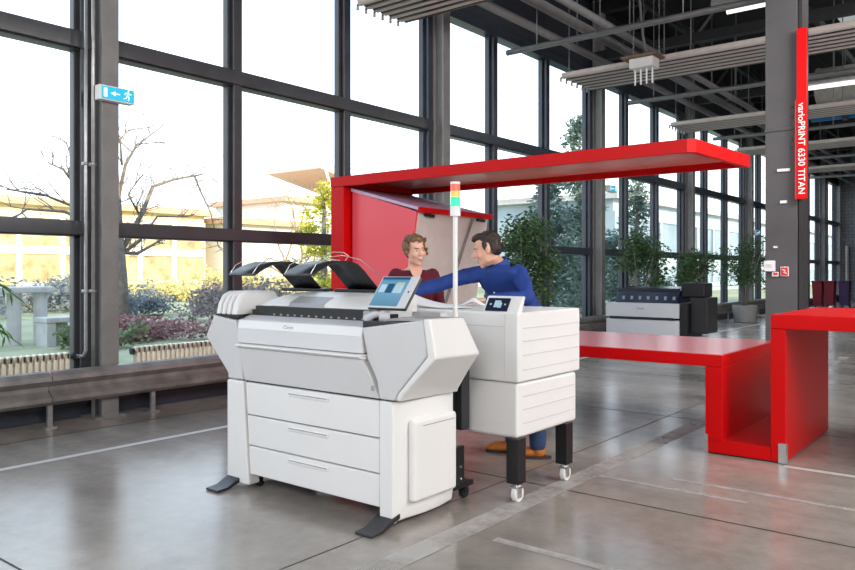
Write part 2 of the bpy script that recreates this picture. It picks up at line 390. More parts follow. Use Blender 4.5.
# ------------------------------------------------------------------ the hall
BAY, Y0, MY0, MS = 5.36, 3.81, 3.70, 1.787
X1, YB, YE, ZC = 14.0, -7.0, 40.0, 7.0
build(MB().box(-0.45, X1, YB, YE, -0.2, 0), 'floor', 'floor', kind='structure')
build(MB().box(-0.45, X1, YB, YE, ZC, ZC+0.2), 'ceiling', 'ceil', kind='structure')
build(MB().box(X1, X1+0.2, YB, YE, 0, ZC), 'wall_right', 'wallw', kind='structure')
build(MB().box(-0.45, X1, YB-0.2, YB, 0, ZC), 'wall_back', 'wallw', kind='structure')
build(MB().box(-0.45, X1, YE, YE+0.2, 0, ZC), 'wall_front', 'brick', kind='structure')
build(MB().box(-0.38, -0.28, YB, YE, 5.52, ZC), 'wall_left', 'fascia', kind='structure')
build(MB().box(-0.42, -0.22, YB, YE, 0, 0.16), 'baseboard_left', 'frame', bevel=0.01, kind='structure')

def quad_z(x0, x1, y0, y1, z): return MB().box(x0, x1, y0, y1, z-0.001, z)
def marking(mb, m='line'): return build(mb, 'floor_marking', m, kind='structure')
marking(quad_z(1.22, 1.29, YB, 38, 0.003))
marking(quad_z(4.47, 4.62, -2, 14, 0.003), 'line_w')
marking(quad_z(4.75, 5.75, 3.30, 3.36, 0.003), 'line_w')
marking(quad_z(4.55, 5.6, 4.78, 4.83, 0.003), 'line_w')
marking(quad_z(5.05, 6.8, 5.02, 5.07, 0.003), 'line_w')
marking(quad_z(5.55, 8.2, 5.84, 5.90, 0.003), 'line')
for a in ((2.2, 12, 4.36, 4.372), (2.2, 12, 1.6, 1.61), (2.2, 12, 7.2, 7.21), (2.2, 12, 10.0, 10.01)):
    build(quad_z(*a, 0.002), 'floor_joint', 'joint', kind='structure')
for a in ((4.18, 4.188, -2, 20), (7.0, 7.01, -2, 20), (0.42, 0.435, -4, 38)):
    build(quad_z(*a, 0.0015), 'floor_joint', 'joint', kind='structure')

# columns, built once and repeated
def column_bm():
    mb = MB()
    mb.box(-0.01, 0.02, -0.072, 0.098, 0, ZC); mb.box(-0.19, -0.16, -0.072, 0.098, 0, ZC)
    mb.box(-0.16, -0.01, -0.012, 0.012, 0, ZC)
    mb.box(-0.005, 0.035, -0.06, 0.09, 0.0, 0.05); mb.box(-0.3, 0.06, -0.16, 0.16, 0, 0.018)
    return mb
c0 = build(column_bm(), 'column', 'steel', bevel=0.004, kind='structure')
base_loc = c0.location.copy()
ks = list(range(-1, 7))
for k in ks:
    o = c0 if k == ks[0] else c0.copy()
    if k != ks[0]: C.objects.link(o)
    o.location = base_loc+V((0, Y0+BAY*k, 0))

# window wall: one window per bay, steel frame and one set of panes each
def my(j): return MY0+MS*j
for n, k in enumerate(ks):
    w = thing('window_%d' % (n+1), (-0.3, my(3*k), 0), kind='structure')
    fr = MB()
    for j in range(3):
        y = my(3*k+j)
        fr.box(-0.37, -0.28, y-0.085, y+0.085, 0.15, 5.55)
        fr.box(-0.28, -0.21, y-0.035, y+0.035, 0.15, 5.55)
        fr.box(-0.215, -0.195, y-0.06, y+0.06, 0.15, 5.55)
    ya, yb = my(3*k), my(3*k+3)
    for z0, z1 in ((3.53, 3.70), (1.74, 1.885)):
        fr.box(-0.38, -0.22, ya, yb, z0, z1)
        fr.box(-0.22, -0.18, ya, yb, z0+0.04, z1-0.03)
        fr.box(-0.19, -0.17, ya, yb, z0+0.01, z1)
    fr.box(-0.40, -0.18, ya, yb, 5.40, 5.55)
    fr.box(-0.40, -0.20, ya, yb, 0.12, 0.30)
    build(fr, 'frame', 'frame_b' if k < 1 else 'frame', w, bevel=0.006, seg=1)
    pn = MB()
    for j in range(3):
        for z0, z1 in ((0.28, 1.76), (1.86, 3.56), (3.68, 5.42)):
            y = my(3*k+j)
            pn.quad((-0.34, y+0.09, z0), (-0.34, y+MS-0.09, z0), (-0.34, y+MS-0.09, z1), (-0.34, y+0.09, z1))
    build(pn, 'glass_pane', 'glass', w)

# roof: trusses, purlins, ducts, roof light
for k in range(0, 7):
    y = Y0+BAY*k; mb = MB()
    for z0, z1 in ((5.75, 5.93), (6.72, 6.95)): mb.box(-0.2, X1, y-0.09, y+0.09, z0, z1)
    x = 0.3
    while x < X1-1.2:
        mb.tube([(x, y, 5.86), (x+0.8, y, 6.8), (x+1.6, y, 5.86)], 0.05, 6); x += 1.6
    build(mb, 'roof_truss', 'truss', kind='structure')
mb = MB()
for x in (1.0, 3.4, 5.8, 8.2, 10.6): mb.box(x-0.05, x+0.05, YB, YE, 6.6, 6.75)
build(mb, 'roof_beam', 'truss', kind='structure')
mb = MB().box(3.6, 9.0, 18.2, 23.6, 6.94, 6.98)
build(mb, 'roof_window', 'rooflight', kind='structure')
for x, z, r in ((1.15, 5.02, 0.06), (1.55, 5.14, 0.075), (2.05, 5.02, 0.055)):
    mb = MB().tube([(x, -3, z), (x, YE-0.1, z)], r, 12)
    for k in range(14): mb.cyl((x, 3.1+2.7*k, z+r-0.01), 0.012, ZC-z-r, 6)
    build(mb, 'supply_pipe', 'pipe', smooth=True, label={1.15: 'grey supply pipe under the roof, the one running closest to the window wall', 1.55: 'thick grey supply pipe running high between two thinner ones', 2.05: 'grey supply pipe under the roof, farthest of three from the glass'}[x], cat='pipe', group='long pipes under the roof')

def ribbed_panel(y0, y1, z, x0, lab):
    t = thing('ceiling_panel', (x0, y0, z), lab, 'ceiling panel', 'ribbed panels hung under the roof')
    n = 6; w = (y1-y0)/n; mb = MB().box(x0+0.01, X1-0.3, y0+0.01, y1-0.01, z+0.062, z+0.075)
    for i in range(n):
        a = y0+w*i
        mb.prism([(a, z+0.050), (a+w*0.04, z+0.018), (a+w*0.18, z-0.004), (a+w*0.45, z-0.010), (a+w*0.62, z+0.008), (a+w*0.72, z+0.05), (a+w*0.72, z+0.062), (a, z+0.062)], 'x', x0, X1-0.3)
    build(mb, 'panel', 'panel', t)
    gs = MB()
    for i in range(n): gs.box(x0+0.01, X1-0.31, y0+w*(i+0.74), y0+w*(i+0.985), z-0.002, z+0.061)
    build(gs, 'gap_shade_strips', 'dark', t)  # dark strips stand in for the shade between the ribs
    e = MB()
    for i in range(n): e.tube([(x0+0.02, y0+w*(i+0.5), z+0.03), (x0-0.06, y0+w*(i+0.5), z+0.02), (x0-0.06, y0+w*(i+0.5), z-0.04)], 0.02, 6)
    build(e, 'end_cap', 'greyp', t)
    for x in (x0+0.08, x0+3.2, x0+6.4):
        for y in (y0+0.12, y1-0.12):
            build(MB().cyl((x, y, z+0.06), 0.010, ZC-z-0.06, 6), 'hanger', 'pipe', t)
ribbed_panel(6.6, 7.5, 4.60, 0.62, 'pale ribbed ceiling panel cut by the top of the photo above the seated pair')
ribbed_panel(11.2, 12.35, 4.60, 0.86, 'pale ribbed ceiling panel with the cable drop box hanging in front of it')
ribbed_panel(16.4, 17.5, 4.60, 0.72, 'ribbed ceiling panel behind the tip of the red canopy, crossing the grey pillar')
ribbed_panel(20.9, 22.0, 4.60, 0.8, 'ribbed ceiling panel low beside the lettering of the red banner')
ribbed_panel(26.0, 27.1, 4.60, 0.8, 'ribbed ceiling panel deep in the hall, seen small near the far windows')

def conduit(y, z, x0, lab):
    t = thing('ceiling_conduit', (x0, y, z), lab, 'conduit', 'straight conduits hung across the hall')
    build(MB().tube([(x0, y, z), (X1-0.3, y, z)], 0.042, 10), 'tube', 'pipe', t, smooth=True)
    for x in (x0+0.5, x0+2.6, x0+5.4): build(MB().cyl((x, y, z+0.03), 0.008, ZC-z-0.03, 6), 'hanger', 'pipe', t)
conduit(9.45, 4.6, 0.92, 'thin grey conduit crossing above the red canopy with its end before the glass')
conduit(13.7, 4.6, 0.93, 'thin grey conduit just beneath the ribbed panel with the cable drop')
conduit(18.7, 4.6, 0.9, 'thin grey conduit crossing behind the far corner of the red canopy')
conduit(23.6, 4.6, 0.9, 'thin grey conduit far down the hall beyond the pillar')
conduit(28.5, 4.6, 0.9, 'thin grey conduit at the far end of the hall roof')

def strip_light(x0, y, z, lab, x1=None):
    t = thing('strip_light', (x0, y, z), lab, 'strip light', 'fluorescent strips under the roof')
    build(MB().prism([(y-0.09, z+0.20), (y-0.16, z+0.04), (y-0.06, z), (y+0.06, z), (y+0.16, z+0.04), (y+0.09, z+0.20)], 'x', x0, x1 or X1-0.5), 'housing', 'galv', t)
    build(MB().cyl((x0+0.15, y, z-0.035), 0.035, (x1 or X1-0.5)-x0-0.3, 10, 'x'), 'tube', 'tube', t, smooth=True)
    for x in (x0+0.1, x0+1.6, x0+3.1): build(MB().cyl((x, y, z+0.19), 0.012, ZC-z-0.19, 6), 'hanger', 'pipe', t)
strip_light(3.83, 9.7, 4.66, 'fluorescent strip light that starts beside the grey pillar near the top edge')
strip_light(3.6, 14.4, 4.60, 'fluorescent strip light behind the red banner above the blue pipe')
strip_light(3.6, 24.3, 4.60, 'fluorescent strip light deep in the hall beneath the silver duct')
strip_light(3.6, 30.0, 4.60, 'small fluorescent strip light before the grey end wall')

t = thing('blue_pipe', (2.9, 19.5, 4.95), 'bright blue pipe running crosswise under the silver duct', 'pipe')
build(MB().tube([(2.9, 19.5, 4.98), (X1-0.3, 19.5, 4.98)], 0.10, 14), 'pipe_run', 'bluepipe', t, smooth=True)
for x in (3.6, 4.1): build(MB().box(x-0.05, x+0.05, 19.38, 19.62, 4.86, 5.12), 'bracket', 'dark', t)
build(MB().cyl((3.6, 19.5, 5.1), 0.012, ZC-5.1, 6), 'hanger', 'pipe', t)
t = thing('air_duct', (3.6, 18.6, 5.3), 'wide silver round duct above the blue pipe by the banner', 'air duct')
mb = MB().cyl((3.25, 18.4, 5.45), 0.38, X1-3.6, 28, 'x')
for x in (3.25, 4.3, 5.6): mb.cyl((x, 18.4, 5.45), 0.40, 0.05, 28, 'x')
build(mb, 'duct_shell', 'duct', t, smooth=False)
build(MB().cyl((4.0, 18.4, 5.8), 0.012, ZC-5.8, 6), 'hanger', 'pipe', t)

t = thing('cable_drop', (2.33, 11.0, 4.45), 'white cable drop box with four hanging plugs on a brown board', 'cable drop box')
build(MB().box(2.08, 2.62, 10.80, 11.18, 4.60, 4.63), 'board', 'brown', t)
build(MB().box(2.18, 2.56, 10.86, 11.12, 4.45, 4.60), 'box', 'signw', t, bevel=0.02)
for i in range(4): build(MB().cyl((2.23+0.09*i, 10.99, 4.22), 0.014, 0.24, 8), 'plug', 'signw', t)
build(MB().tube([(2.42, 11.0, 4.62), (2.34, 11.0, 5.0), (2.30, 11.0, 5.5), (2.28, 11.0, ZC-0.01)], 0.018, 6), 'cable', 'pipe', t, smooth=True)
for x in (2.20, 2.60): build(MB().cyl((x, 11.0, 4.62), 0.01, ZC-4.62, 6), 'hanger', 'chrome', t)

# grey pillar with signs and banner
mb = MB().box(4.61, 4.94, 9.0, 9.03, 0, ZC).box(4.61, 4.94, 9.30, 9.33, 0, ZC).box(4.76, 4.79, 9.03, 9.30, 0, ZC).box(4.60, 4.95, 8.985, 9.345, 2.95, 2.98)
for z in (2.75, 2.85, 3.1, 3.2):
    for x in (4.88,): mb.cyl((x, 8.985, z), 0.015, 0.02, 8, 'y')
build(mb, 'pillar', 'pillar', bevel=0.004, kind='structure')
build(MB().box(4.95, 4.985, 9.02, 9.31, 0, ZC), 'pillar_dark_side', 'pillar_d', kind='structure')  # darker slab along one side of the pillar

def wall_sign(x, z, w, h, m, lab, cat, y=8.99, extra=None):
    t = thing(cat.replace(' ', '_'), (x, y, z), lab, cat)
    build(MB().box(x-w/2, x+w/2, y-0.012, y-0.001, z-h/2, z+h/2), 'plate', m, t, bevel=0.003)
    if extra: extra(t, x, z, y)
    return t
def fire_ex(t, x, z, y):
    mb = MB().box(x-0.035, x+0.035, y-0.016, y-0.012, z-0.045, z+0.045)
    build(mb, 'pictogram_field', 'signr', t)
    build(MB().tube([(x-0.022, y-0.018, z+0.02), (x+0.008, y-0.018, z+0.012), (x-0.008, y-0.018, z-0.01), (x+0.022, y-0.018, z-0.025)], 0.008, 6), 'hose_symbol', 'signw', t)
wall_sign(4.815, 1.40, 0.085, 0.105, 'signw', 'red and white fire hose sign on the grey pillar', 'safety sign', extra=fire_ex)
t = thing('call_box', (4.665, 8.96, 1.40), 'small white wall box fixed to the grey pillar beside the red sign', 'wall box')
build(MB().box(4.61, 4.72, 8.93, 8.995, 1.40, 1.52), 'casing', 'signw', t, bevel=0.008)
build(MB().box(4.635, 4.695, 8.924, 8.93, 1.47, 1.475).box(4.635, 4.695, 8.924, 8.93, 1.45, 1.453), 'text_lines', 'logo', t)
t = thing('safety_sign', (4.72, 8.98, 1.345), 'small red and white sign under the white wall box on the pillar', 'safety sign')
build(MB().box(4.685, 4.75, 8.978, 8.998, 1.345, 1.395), 'plate', 'signw', t); build(MB().box(4.70, 4.745, 8.974, 8.978, 1.358, 1.388), 'pictogram_field', 'signr', t)
tag(build(MB().box(4.74, 4.87, 8.975, 8.998, 2.50, 2.53), 'label_strip', 'signw'), 'white label strip on the grey pillar, the upper and longer one', 'label strip')
tag(build(MB().box(4.77, 4.84, 8.975, 8.998, 2.15, 2.18), 'label_strip', 'signw'), 'short white label strip on the grey pillar under a longer one', 'label strip')
tag(build(MB().box(4.70, 4.74, 8.975, 8.998, 1.66, 1.68), 'label_strip', 'signw'), 'tiny white label low on the grey pillar above the wall box', 'label strip')

t = thing('hanging_banner', (5.0, 8.95, 2.18), 'narrow red vertical banner with white lettering on the side of the grey pillar', 'banner')
build(MB().box(4.955, 5.055, 8.90, 8.93, 2.18, 4.02), 'board', 'red', t, bevel=0.003)
build(MB().box(4.937, 4.953, 8.91, 8.98, 2.18, 3.25), 'edge_rail', 'signr', t)
mb = place(text_mb('varioPRINT 6330 TITAN', 0.096, 0.001, 0.0009), (5.002, 8.897, 2.72), (0, 0, -1), (1, 0, 0), (0, -1, 0))
build(mb, 'lettering', 'tletter', t)

# radiators, pipes and guard rail along the glass
def radiator(y0, y1, lab):
    t = thing('radiator', (-0.12, y0, 0.2), lab, 'radiator', 'column radiators under the windows')
    n = int((y1-y0)/0.056); mb = MB()
    for i in range(n):
        y = y0+0.056*i
        mb.box(-0.17, -0.145, y, y+0.040, 0.22, 0.645); mb.box(-0.10, -0.075, y, y+0.040, 0.22, 0.645)
        mb.box(-0.17, -0.075, y, y+0.040, 0.575, 0.645); mb.box(-0.17, -0.075, y, y+0.040, 0.22, 0.28)
    build(mb, 'column_sections', 'rad', t, bevel=0.012, seg=2)
    build(MB().cyl((-0.122, y0-0.01, 0.255), 0.028, y1-y0, 10, 'y').cyl((-0.122, y0-0.01, 0.61), 0.024, y1-y0, 10, 'y'), 'header_tube', 'rad', t, smooth=True)
    for y in (y0+0.15, y1-0.2): build(MB().box(-0.15, -0.10, y, y+0.04, 0, 0.25), 'leg', 'frame', t)
    s = y0 if y0 > 4 else y1
    d = -1 if y0 > 4 else 1
    build(MB().tube([(-0.122, s, 0.60), (-0.122, s+d*0.05, 0.60)], 0.018, 8).cyl((-0.122, s+d*0.03-0.015, 0.60), 0.035, 0.03, 10, 'y'), 'valve', 'dark', t)
radiator(1.2, 3.50, 'cream column radiator under the window beside the potted palm')
radiator(4.16, 7.2, 'cream column radiator behind the guard rail next to the white wide-format printer')
radiator(10.9, 13.6, 'cream column radiator under the windows near the ficus')
for i, (y, zb, r) in enumerate(((3.60, 0.60, 0.016), (3.672, 0.02, 0.018))):
    mb = MB()
    if i == 0: mb.tube([(-0.122, 3.560, 0.60), (-0.06, 3.60, 0.60), (-0.02, 3.60, 0.66), (-0.02, 3.60, ZC-0.01)], r, 8)
    else: mb.tube([(-0.02, 3.672, 0.020), (-0.02, 3.672, ZC-0.01)], r, 8)
    for z in (1.2, 2.4, 4.2): mb.box(-0.06, 0.0, y-0.022, y+0.022, z, z+0.03)
    build(mb, 'heating_pipe', 'galv', smooth=True, label=['thin heating pipe bending from the radiator up the steel column', 'straight heating pipe rising from the floor along the steel column'][i], cat='heating pipe')

t = thing('guard_rail', (0.1, 3.2, 0), 'weathered corrugated steel guard rail on short posts in front of the windows', 'guard rail')
prof = [(0.085, 0.205), (0.12, 0.212), (0.165, 0.245), (0.170, 0.285), (0.095, 0.335), (0.095, 0.375), (0.170, 0.43), (0.165, 0.47), (0.12, 0.503), (0.085, 0.512)]
back = [(x-0.006, z) for x, z in reversed(prof)]
segs = [(-1.5, 3.2), (3.2, 9.3), (9.3, 15), (15, 22), (22, 28.6)]
for a, b in segs:
    build(MB().prism(prof+back, 'y', a+0.004, b-0.004), 'rail_beam', 'rail', t)
for y in [3.22+1.02*i for i in range(-3, 25)]:
    build(MB().box(0.052, 0.082, y-0.022, y+0.022, 0, 0.46).box(0.03, 0.11, y-0.05, y+0.05, 0, 0.012), 'post', 'galv', t)

# exit signs
def running_man(o, ux, s):
    o = V(o); ux = V(ux); uz = V((0, 0, 1)); P = lambda a, b: o+ux*a*s+uz*b*s
    mb = MB()
    mb.tube([P(0.05, 0.30), P(-0.02, 0.02)], 0.055*s, 6)
    mb.tube([P(-0.02, 0.02), P(0.16, -0.10), P(0.08, -0.36)], 0.045*s, 6); mb.tube([P(-0.02, 0.02), P(-0.12, -0.2), P(-0.34, -0.26)], 0.045*s, 6)
    mb.tube([P(0.05, 0.26), P(0.22, 0.12), P(0.34, 0.20)], 0.035*s, 6); mb.tube([P(0.04, 0.26), P(-0.16, 0.22), P(-0.26, 0.06)], 0.035*s, 6)
    mb.ell(P(0.10, 0.42), (0.07*s, 0.07*s, 0.07*s), n=8, m=6)
    return mb
def exit_sign(x, y0, y1, z0, z1, lab):
    t = thing('exit_sign', (x, y0, z0), lab, 'exit sign')
    build(MB().box(x-0.09, x, y0, y1, z0, z1), 'casing', 'signw', t, bevel=0.006)
    build(MB().box(x, x+0.006, y0+0.02, y1-0.012, z0+0.012, z1-0.012), 'face', 'signb', t)
    h = z1-z0; w = y1-y0; xf = x+0.010
    mb = MB().box(xf-0.003, xf, y0+0.05*w+0.02, y0+0.20*w, z0+0.2*h, z1-0.2*h)
    zc = (z0+z1)/2; ya = y0+0.36*w
    mb.box(xf-0.003, xf, ya, ya+0.2*w, zc-0.03*h, zc+0.03*h)
    mb.prism([(ya-0.02, zc), (ya+0.025, zc+0.16*h), (ya+0.025, zc-0.16*h)], 'x', xf-0.003, xf)
    build(mb, 'door_and_arrow', 'signg', t)
    build(running_man((xf-0.003, y0+0.78*w, zc), (0, 1, 0), h*0.85), 'running_figure', 'signg', t)
exit_sign(0.11, 3.665, 4.02, 3.02, 3.16, 'blue exit sign with arrow and running figure on the steel column by the bare tree')
exit_sign(0.11, 14.62, 14.98, 3.05, 3.19, 'small blue exit sign beneath the red canopy on a column by the evergreens')
exit_sign(0.11, 25.3, 25.7, 2.55, 2.72, 'tiny exit sign far along the window wall just before the grey pillar')

# end wall: door and fittings, bins
t = thing('door_1', (1.35, YE-0.06, 0), kind='structure')
build(MB().box(0.95, 2.2, YE-0.07, YE-0.01, 0, 2.7), 'door_leaf', 'red', t, bevel=0.01); build(MB().box(1.05, 1.10, YE-0.12, YE-0.07, 1.0, 1.15), 'door_handle', 'chrome', t)
tag(build(MB().box(0.95, 1.5, YE-0.06, YE-0.01, 3.0, 3.4), 'wall_sign', 'signw'), 'white sign high above the red door on the end wall', 'wall sign')
tag(build(MB().tube([(-0.12, YE-0.1, 0.02), (-0.12, YE-0.1, 6.8)], 0.06, 8), 'down_pipe', 'pipe'), 'grey vertical pipe in the far corner by the end windows', 'pipe')
tag(build(MB().tube([(0.18, YE-0.12, 0.9), (0.18, YE-0.12, 2.6)], 0.08, 8).box(0.1, 0.26, YE-0.14, YE-0.01, 0, 0.92), 'standpipe', 'galv'), 'bright upright pipe against the grey end wall above the purple bin', 'pipe')
def wheelie_bin(x, y, m, lab):
    t = thing('wheeled_bin', (x, y, 0), lab, 'bin', 'bins before the end wall')
    build(MB().loft([[(x-a, y-b, z), (x+a, y-b, z), (x+a, y+b, z), (x-a, y+b, z)] for a, b, z in ((0.15, 0.22, 0.08), (0.185, 0.27, 0.98))]), 'body', m, t, bevel=0.02)
    build(MB().box(x-0.20, x+0.20, y-0.30, y+0.31, 0.98, 1.04), 'lid', m, t, bevel=0.02)
    for s in (-1, 1): build(MB().cyl((x+s*0.13-0.02, y+0.22, 0.09), 0.09, 0.04, 12, 'x'), 'wheel', 'black', t)
wheelie_bin(0.55, 29.3, 'bin_g', 'dark grey wheeled bin beside two red ones at the far end')
wheelie_bin(0.34, 33.0, 'bin_r', 'red wheeled bin standing between a grey and another red bin')
wheelie_bin(0.76, 33.0, 'bin_r', 'red wheeled bin standing directly beside the purple bin')
wheelie_bin(1.24, 33.2, 'bin_p', 'dark purple wheeled bin near the red door in the end wall')

# ------------------------------------------------------------------ red canopy portal, kiosk board, red bench
YF, YBK = 5.93, 7.13
t = thing('red_canopy', (0.95, 6.5, 0), 'red lacquered portal with a long flat canopy reaching over the table', 'canopy')
build(MB().box(0.86, 1.055, YF, YBK, 0, 2.334), 'side_wall', 'red', t, bevel=0.012)
# shallow tray turned upside down: rim all round and a recessed glossy soffit
poly = [(0.86, YF), (4.83, YF), (4.885, YF+0.045), (4.965, YBK+0.01), (0.86, YBK+0.01)]
inner = [(1.06, YF+0.05), (4.80, YF+0.05), (4.83, YF+0.09), (4.905, YBK-0.04), (1.06, YBK-0.04)]
rim = MB(); n = 5; zb, zt = 2.335, 2.44
rim.loft([[(x, y, zt) for x, y in poly], [(x, y, zb) for x, y in poly], [(x, y, zb) for x, y in inner], [(x, y, zt-0.03) for x, y in inner]], cap=False)
rim.add([(x, y, zt) for x, y in poly], [(0, 1, 2, 3, 4)])
build(rim, 'canopy_rim', 'red', t)
build(MB().prism(inner, 'z', zt-0.045, zt-0.03), 'soffit', 'soffit', t)

t = thing('presentation_booth', (1.45, 6.7, 0), 'red booth with painted-on window glare, sloping lilac roof and grey presentation board under the canopy', 'booth')
ya, yb = 6.05, 7.10
build(MB().prism([(1.08, 0), (1.66, 0), (1.99, 2.02), (1.08, 2.28)], 'y', ya, ya+0.03), 'side_panel', 'red_glare', t)
build(MB().prism([(1.08, 0), (1.66, 0), (1.99, 2.02), (1.08, 2.28)], 'y', yb-0.03, yb), 'side_panel', 'red_glare', t)
build(MB().loft([[(1.065, ya-0.01, 2.285), (2.02, ya-0.01, 2.030), (2.02, 7.36, 2.030), (1.065, yb, 2.285)], [(1.065, ya-0.01, 2.318), (2.02, ya-0.01, 2.062), (2.02, 7.36, 2.062), (1.065, yb, 2.318)]]), 'sloping_roof', 'lilac', t)
build(MB().box(2.02, 2.045, ya-0.012, 7.38, 2.005, 2.062), 'roof_edge', 'red', t, bevel=0.004)
build(MB().loft([[(2.0, ya+0.03, 2.02), (2.0, 7.35, 2.02), (1.68, 7.30, 0.0), (1.68, ya+0.03, 0.0)], [(1.985, ya+0.03, 2.02), (1.985, 7.35, 2.02), (1.665, 7.30, 0.0), (1.665, ya+0.03, 0.0)]]), 'presentation_board', 'gpanel', t)
build(MB().tube([(2.012, 7.02, 1.99), (1.83, 6.62, 0.8)], 0.016, 6), 'strut', 'steel', t)
for y in (6.16, 7.10): build(MB().tube([(2.022, y, 1.985), (2.022, y+0.14, 1.98)], 0.018, 8), 'clip', 'black', t)
build(MB().prism([(1.08, 0), (1.12, 0), (1.12, 2.26), (1.08, 2.28)], 'y', ya+0.03, yb-0.03), 'back_panel', 'red_glare', t)

t = thing('red_bench', (5.2, 6.5, 0), 'red lacquered ribbon bench folding up into a higher desk beside the pillar', 'bench')
yb = 7.42
bt = build(MB().box(2.6, 5.10, YF, yb, 0.668, 0.762), 'bench_top', 'red', t, bevel=0.004)
build(MB().box(2.605, 5.095, YF+0.005, yb-0.005, 0.7615, 0.765), 'gloss_surface', 'red_gloss', bt)
build(MB().box(4.97, 5.10, YF, yb, 0.10, 0.667), 'bench_leg', 'red', t, bevel=0.004)
build(MB().box(4.97, 5.444, YF, yb, 0.012, 0.112), 'floor_slab', 'red', t, bevel=0.004)
build(MB().box(5.445, 5.545, YF, yb, 0.012, 0.98), 'desk_leg', 'red', t, bevel=0.004)
build(MB().box(5.445, 8.6, YF-0.004, yb, 0.982, 1.085), 'desk_top', 'red', t, bevel=0.006)
build(MB().box(8.5, 8.6, YF, yb, 0, 0.98), 'desk_leg', 'red', t, bevel=0.004)
build(MB().box(2.6, 2.73, YF, yb, 0, 0.667), 'bench_leg', 'red', t, bevel=0.004)
for x0, x1, y0 in ((4.962, 4.992, YF-0.008), (5.50, 5.553, YF-0.008)):
    build(MB().box(x0, x1, y0, y0+0.05, 0.006, 0.15), 'corner_guard', 'chrome', t)
build(MB().box(5.43, 5.46, yb-0.02, yb+0.03, 0.22, 0.42), 'corner_guard', 'chrome', t)
build(MB().box(4.99, 5.52, YF+0.02, yb-0.02, 0.0, 0.0115), 'plinth', 'black', t)

# ------------------------------------------------------------------ big white printer
CX, YP = 3.525, 3.10
t = pr = thing('wide_format_printer', (CX, 3.4, 0), 'large white wide-format printer with three drawers, touch screen and curved dark output trays', 'printer')
X = lambda d: CX+d
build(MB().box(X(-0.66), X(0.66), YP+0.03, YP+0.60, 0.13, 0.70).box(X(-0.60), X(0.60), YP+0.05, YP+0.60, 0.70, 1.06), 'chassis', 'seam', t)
for z0, z1 in ((0.105, 0.283), (0.291, 0.478), (0.486, 0.688)):
    a = -0.495-0.055*(z0/0.7-0.15); b = -0.495-0.055*(z1/0.7-0.15)
    d = build(MB().prism([(X(a), z0), (X(0.615), z0), (X(0.615), z1), (X(b), z1)], 'y', YP+0.004, YP+0.05), 'drawer', 'white', t, bevel=0.006)
    zh = z1-0.035
    h = build(MB().box(X(-0.125), X(0.22), YP-0.004, YP+0.006, zh-0.014, zh+0.012), 'handle', 'white', d, bevel=0.005)
    build(MB().box(X(-0.118), X(0.213), YP-0.008, YP-0.003, zh+0.002, zh+0.007), 'grip_slot', 'greyp', h)
# legs at both ends: front post, curved side panel
build(MB().loft([[(X(a), y, z) for a, y in ((-0.73, YP), (b, YP), (b, YP+0.02), (b, YP+0.6), (-0.70, YP+0.6))] for z, b in ((0.03, -0.505), (0.25, -0.525), (0.45, -0.545), (0.692, -0.562))]), 'side_post', 'white', t, bevel=0.010)
build(MB().box(X(0.622), X(0.715), YP, YP+0.04, 0.03, 0.692), 'side_post', 'white', t, bevel=0.006)
arc = [(0.722, YP+0.004), (0.728, YP+0.10), (0.745, YP+0.26), (0.742, YP+0.40), (0.712, YP+0.56)]
build(MB().loft([[(X(a)+dx, y, z) for a, y in arc]+[(X(0.64), YP+0.56, z), (X(0.64), YP+0.004, z)] for z, dx in ((0.035, -0.01), (0.10, 0), (0.692, 0.0))]), 'side_panel', 'white', t, bevel=0.012)
sb = build(MB().box(X(0.73), X(0.785), YP+0.11, YP+0.50, 0.13, 0.585), 'side_cover', 'white', t, bevel=0.022, seg=3)
build(MB().box(X(0.784), X(0.788), YP+0.18, YP+0.47, 0.545, 0.549), 'seam_line', 'greyp', sb)
# upper console: two end housings and the middle front flap
fl = [(-0.590, 0.700), (0.615, 0.700), (0.545, 0.84), (0.520, 0.912), (-0.598, 0.912), (-0.575, 0.86)]
build(MB().loft([[(X(-0.555), YP+0.004, 0.700), (X(0.615), YP+0.004, 0.700), (X(0.56), YP-0.012, 0.83), (X(0.505), YP-0.016, 0.91), (X(-0.59), YP-0.016, 0.91), (X(-0.57), YP-0.012, 0.83)],
                 [(X(-0.555), YP+0.05, 0.700), (X(0.615), YP+0.05, 0.700), (X(0.56), YP+0.05, 0.83), (X(0.505), YP+0.05, 0.91), (X(-0.59), YP+0.05, 0.91), (X(-0.57), YP+0.05, 0.83)]]), 'lower_front_panel', 'white2', t, bevel=0.006)
ff = MB().loft([[(X(a), YP-0.024, 0.945), (X(b), YP-0.024, 0.945), (X(b), YP-0.024, 0.945), (X(c), YP-0.008, 1.03), (X(d_), YP+0.02, 1.082), (X(d_), YP+0.10, 1.09), (X(d_), YP+0.10, 0.95)] for a, b, c, d_ in ((-0.585,-0.585,-0.61,-0.632), (0.522, 0.522, 0.495, 0.480))])
f = build(ff, 'front_flap', 'white2', t, bevel=0.006)
build(MB().loft([[(X(a), YP-0.009+0.0, 1.036), (X(b), YP+0.019, 1.083), (X(b), YP+0.10, 1.092), (X(b), YP+0.10, 1.086), (X(b), YP+0.024, 1.079), (X(a), YP-0.003, 1.034)] for a, b in ((-0.605, -0.628), (0.49, 0.476))]), 'flap_lit_strip', 'white', f)  # upper band coloured lighter to show light on its upward tilt
build(MB().loft([[(X(a), YP-0.022, 0.940), (X(a), YP-0.050, 0.934), (X(a), YP-0.050, 0.924), (X(a), YP-0.016, 0.908), (X(a), YP+0.02, 0.908), (X(a), YP+0.02, 0.940)] for a in (-0.585, 0.515)]), 'flap_lip', 'white', f, bevel=0.004)
tx = place(text_mb('Canon', 0.034, 0.001), (X(-0.13), YP+0.004, 1.058), (1, 0, 0), (0, 0.42, 0.91), (0, -0.9, 0.42))
build(tx, 'logo', 'logo', f)
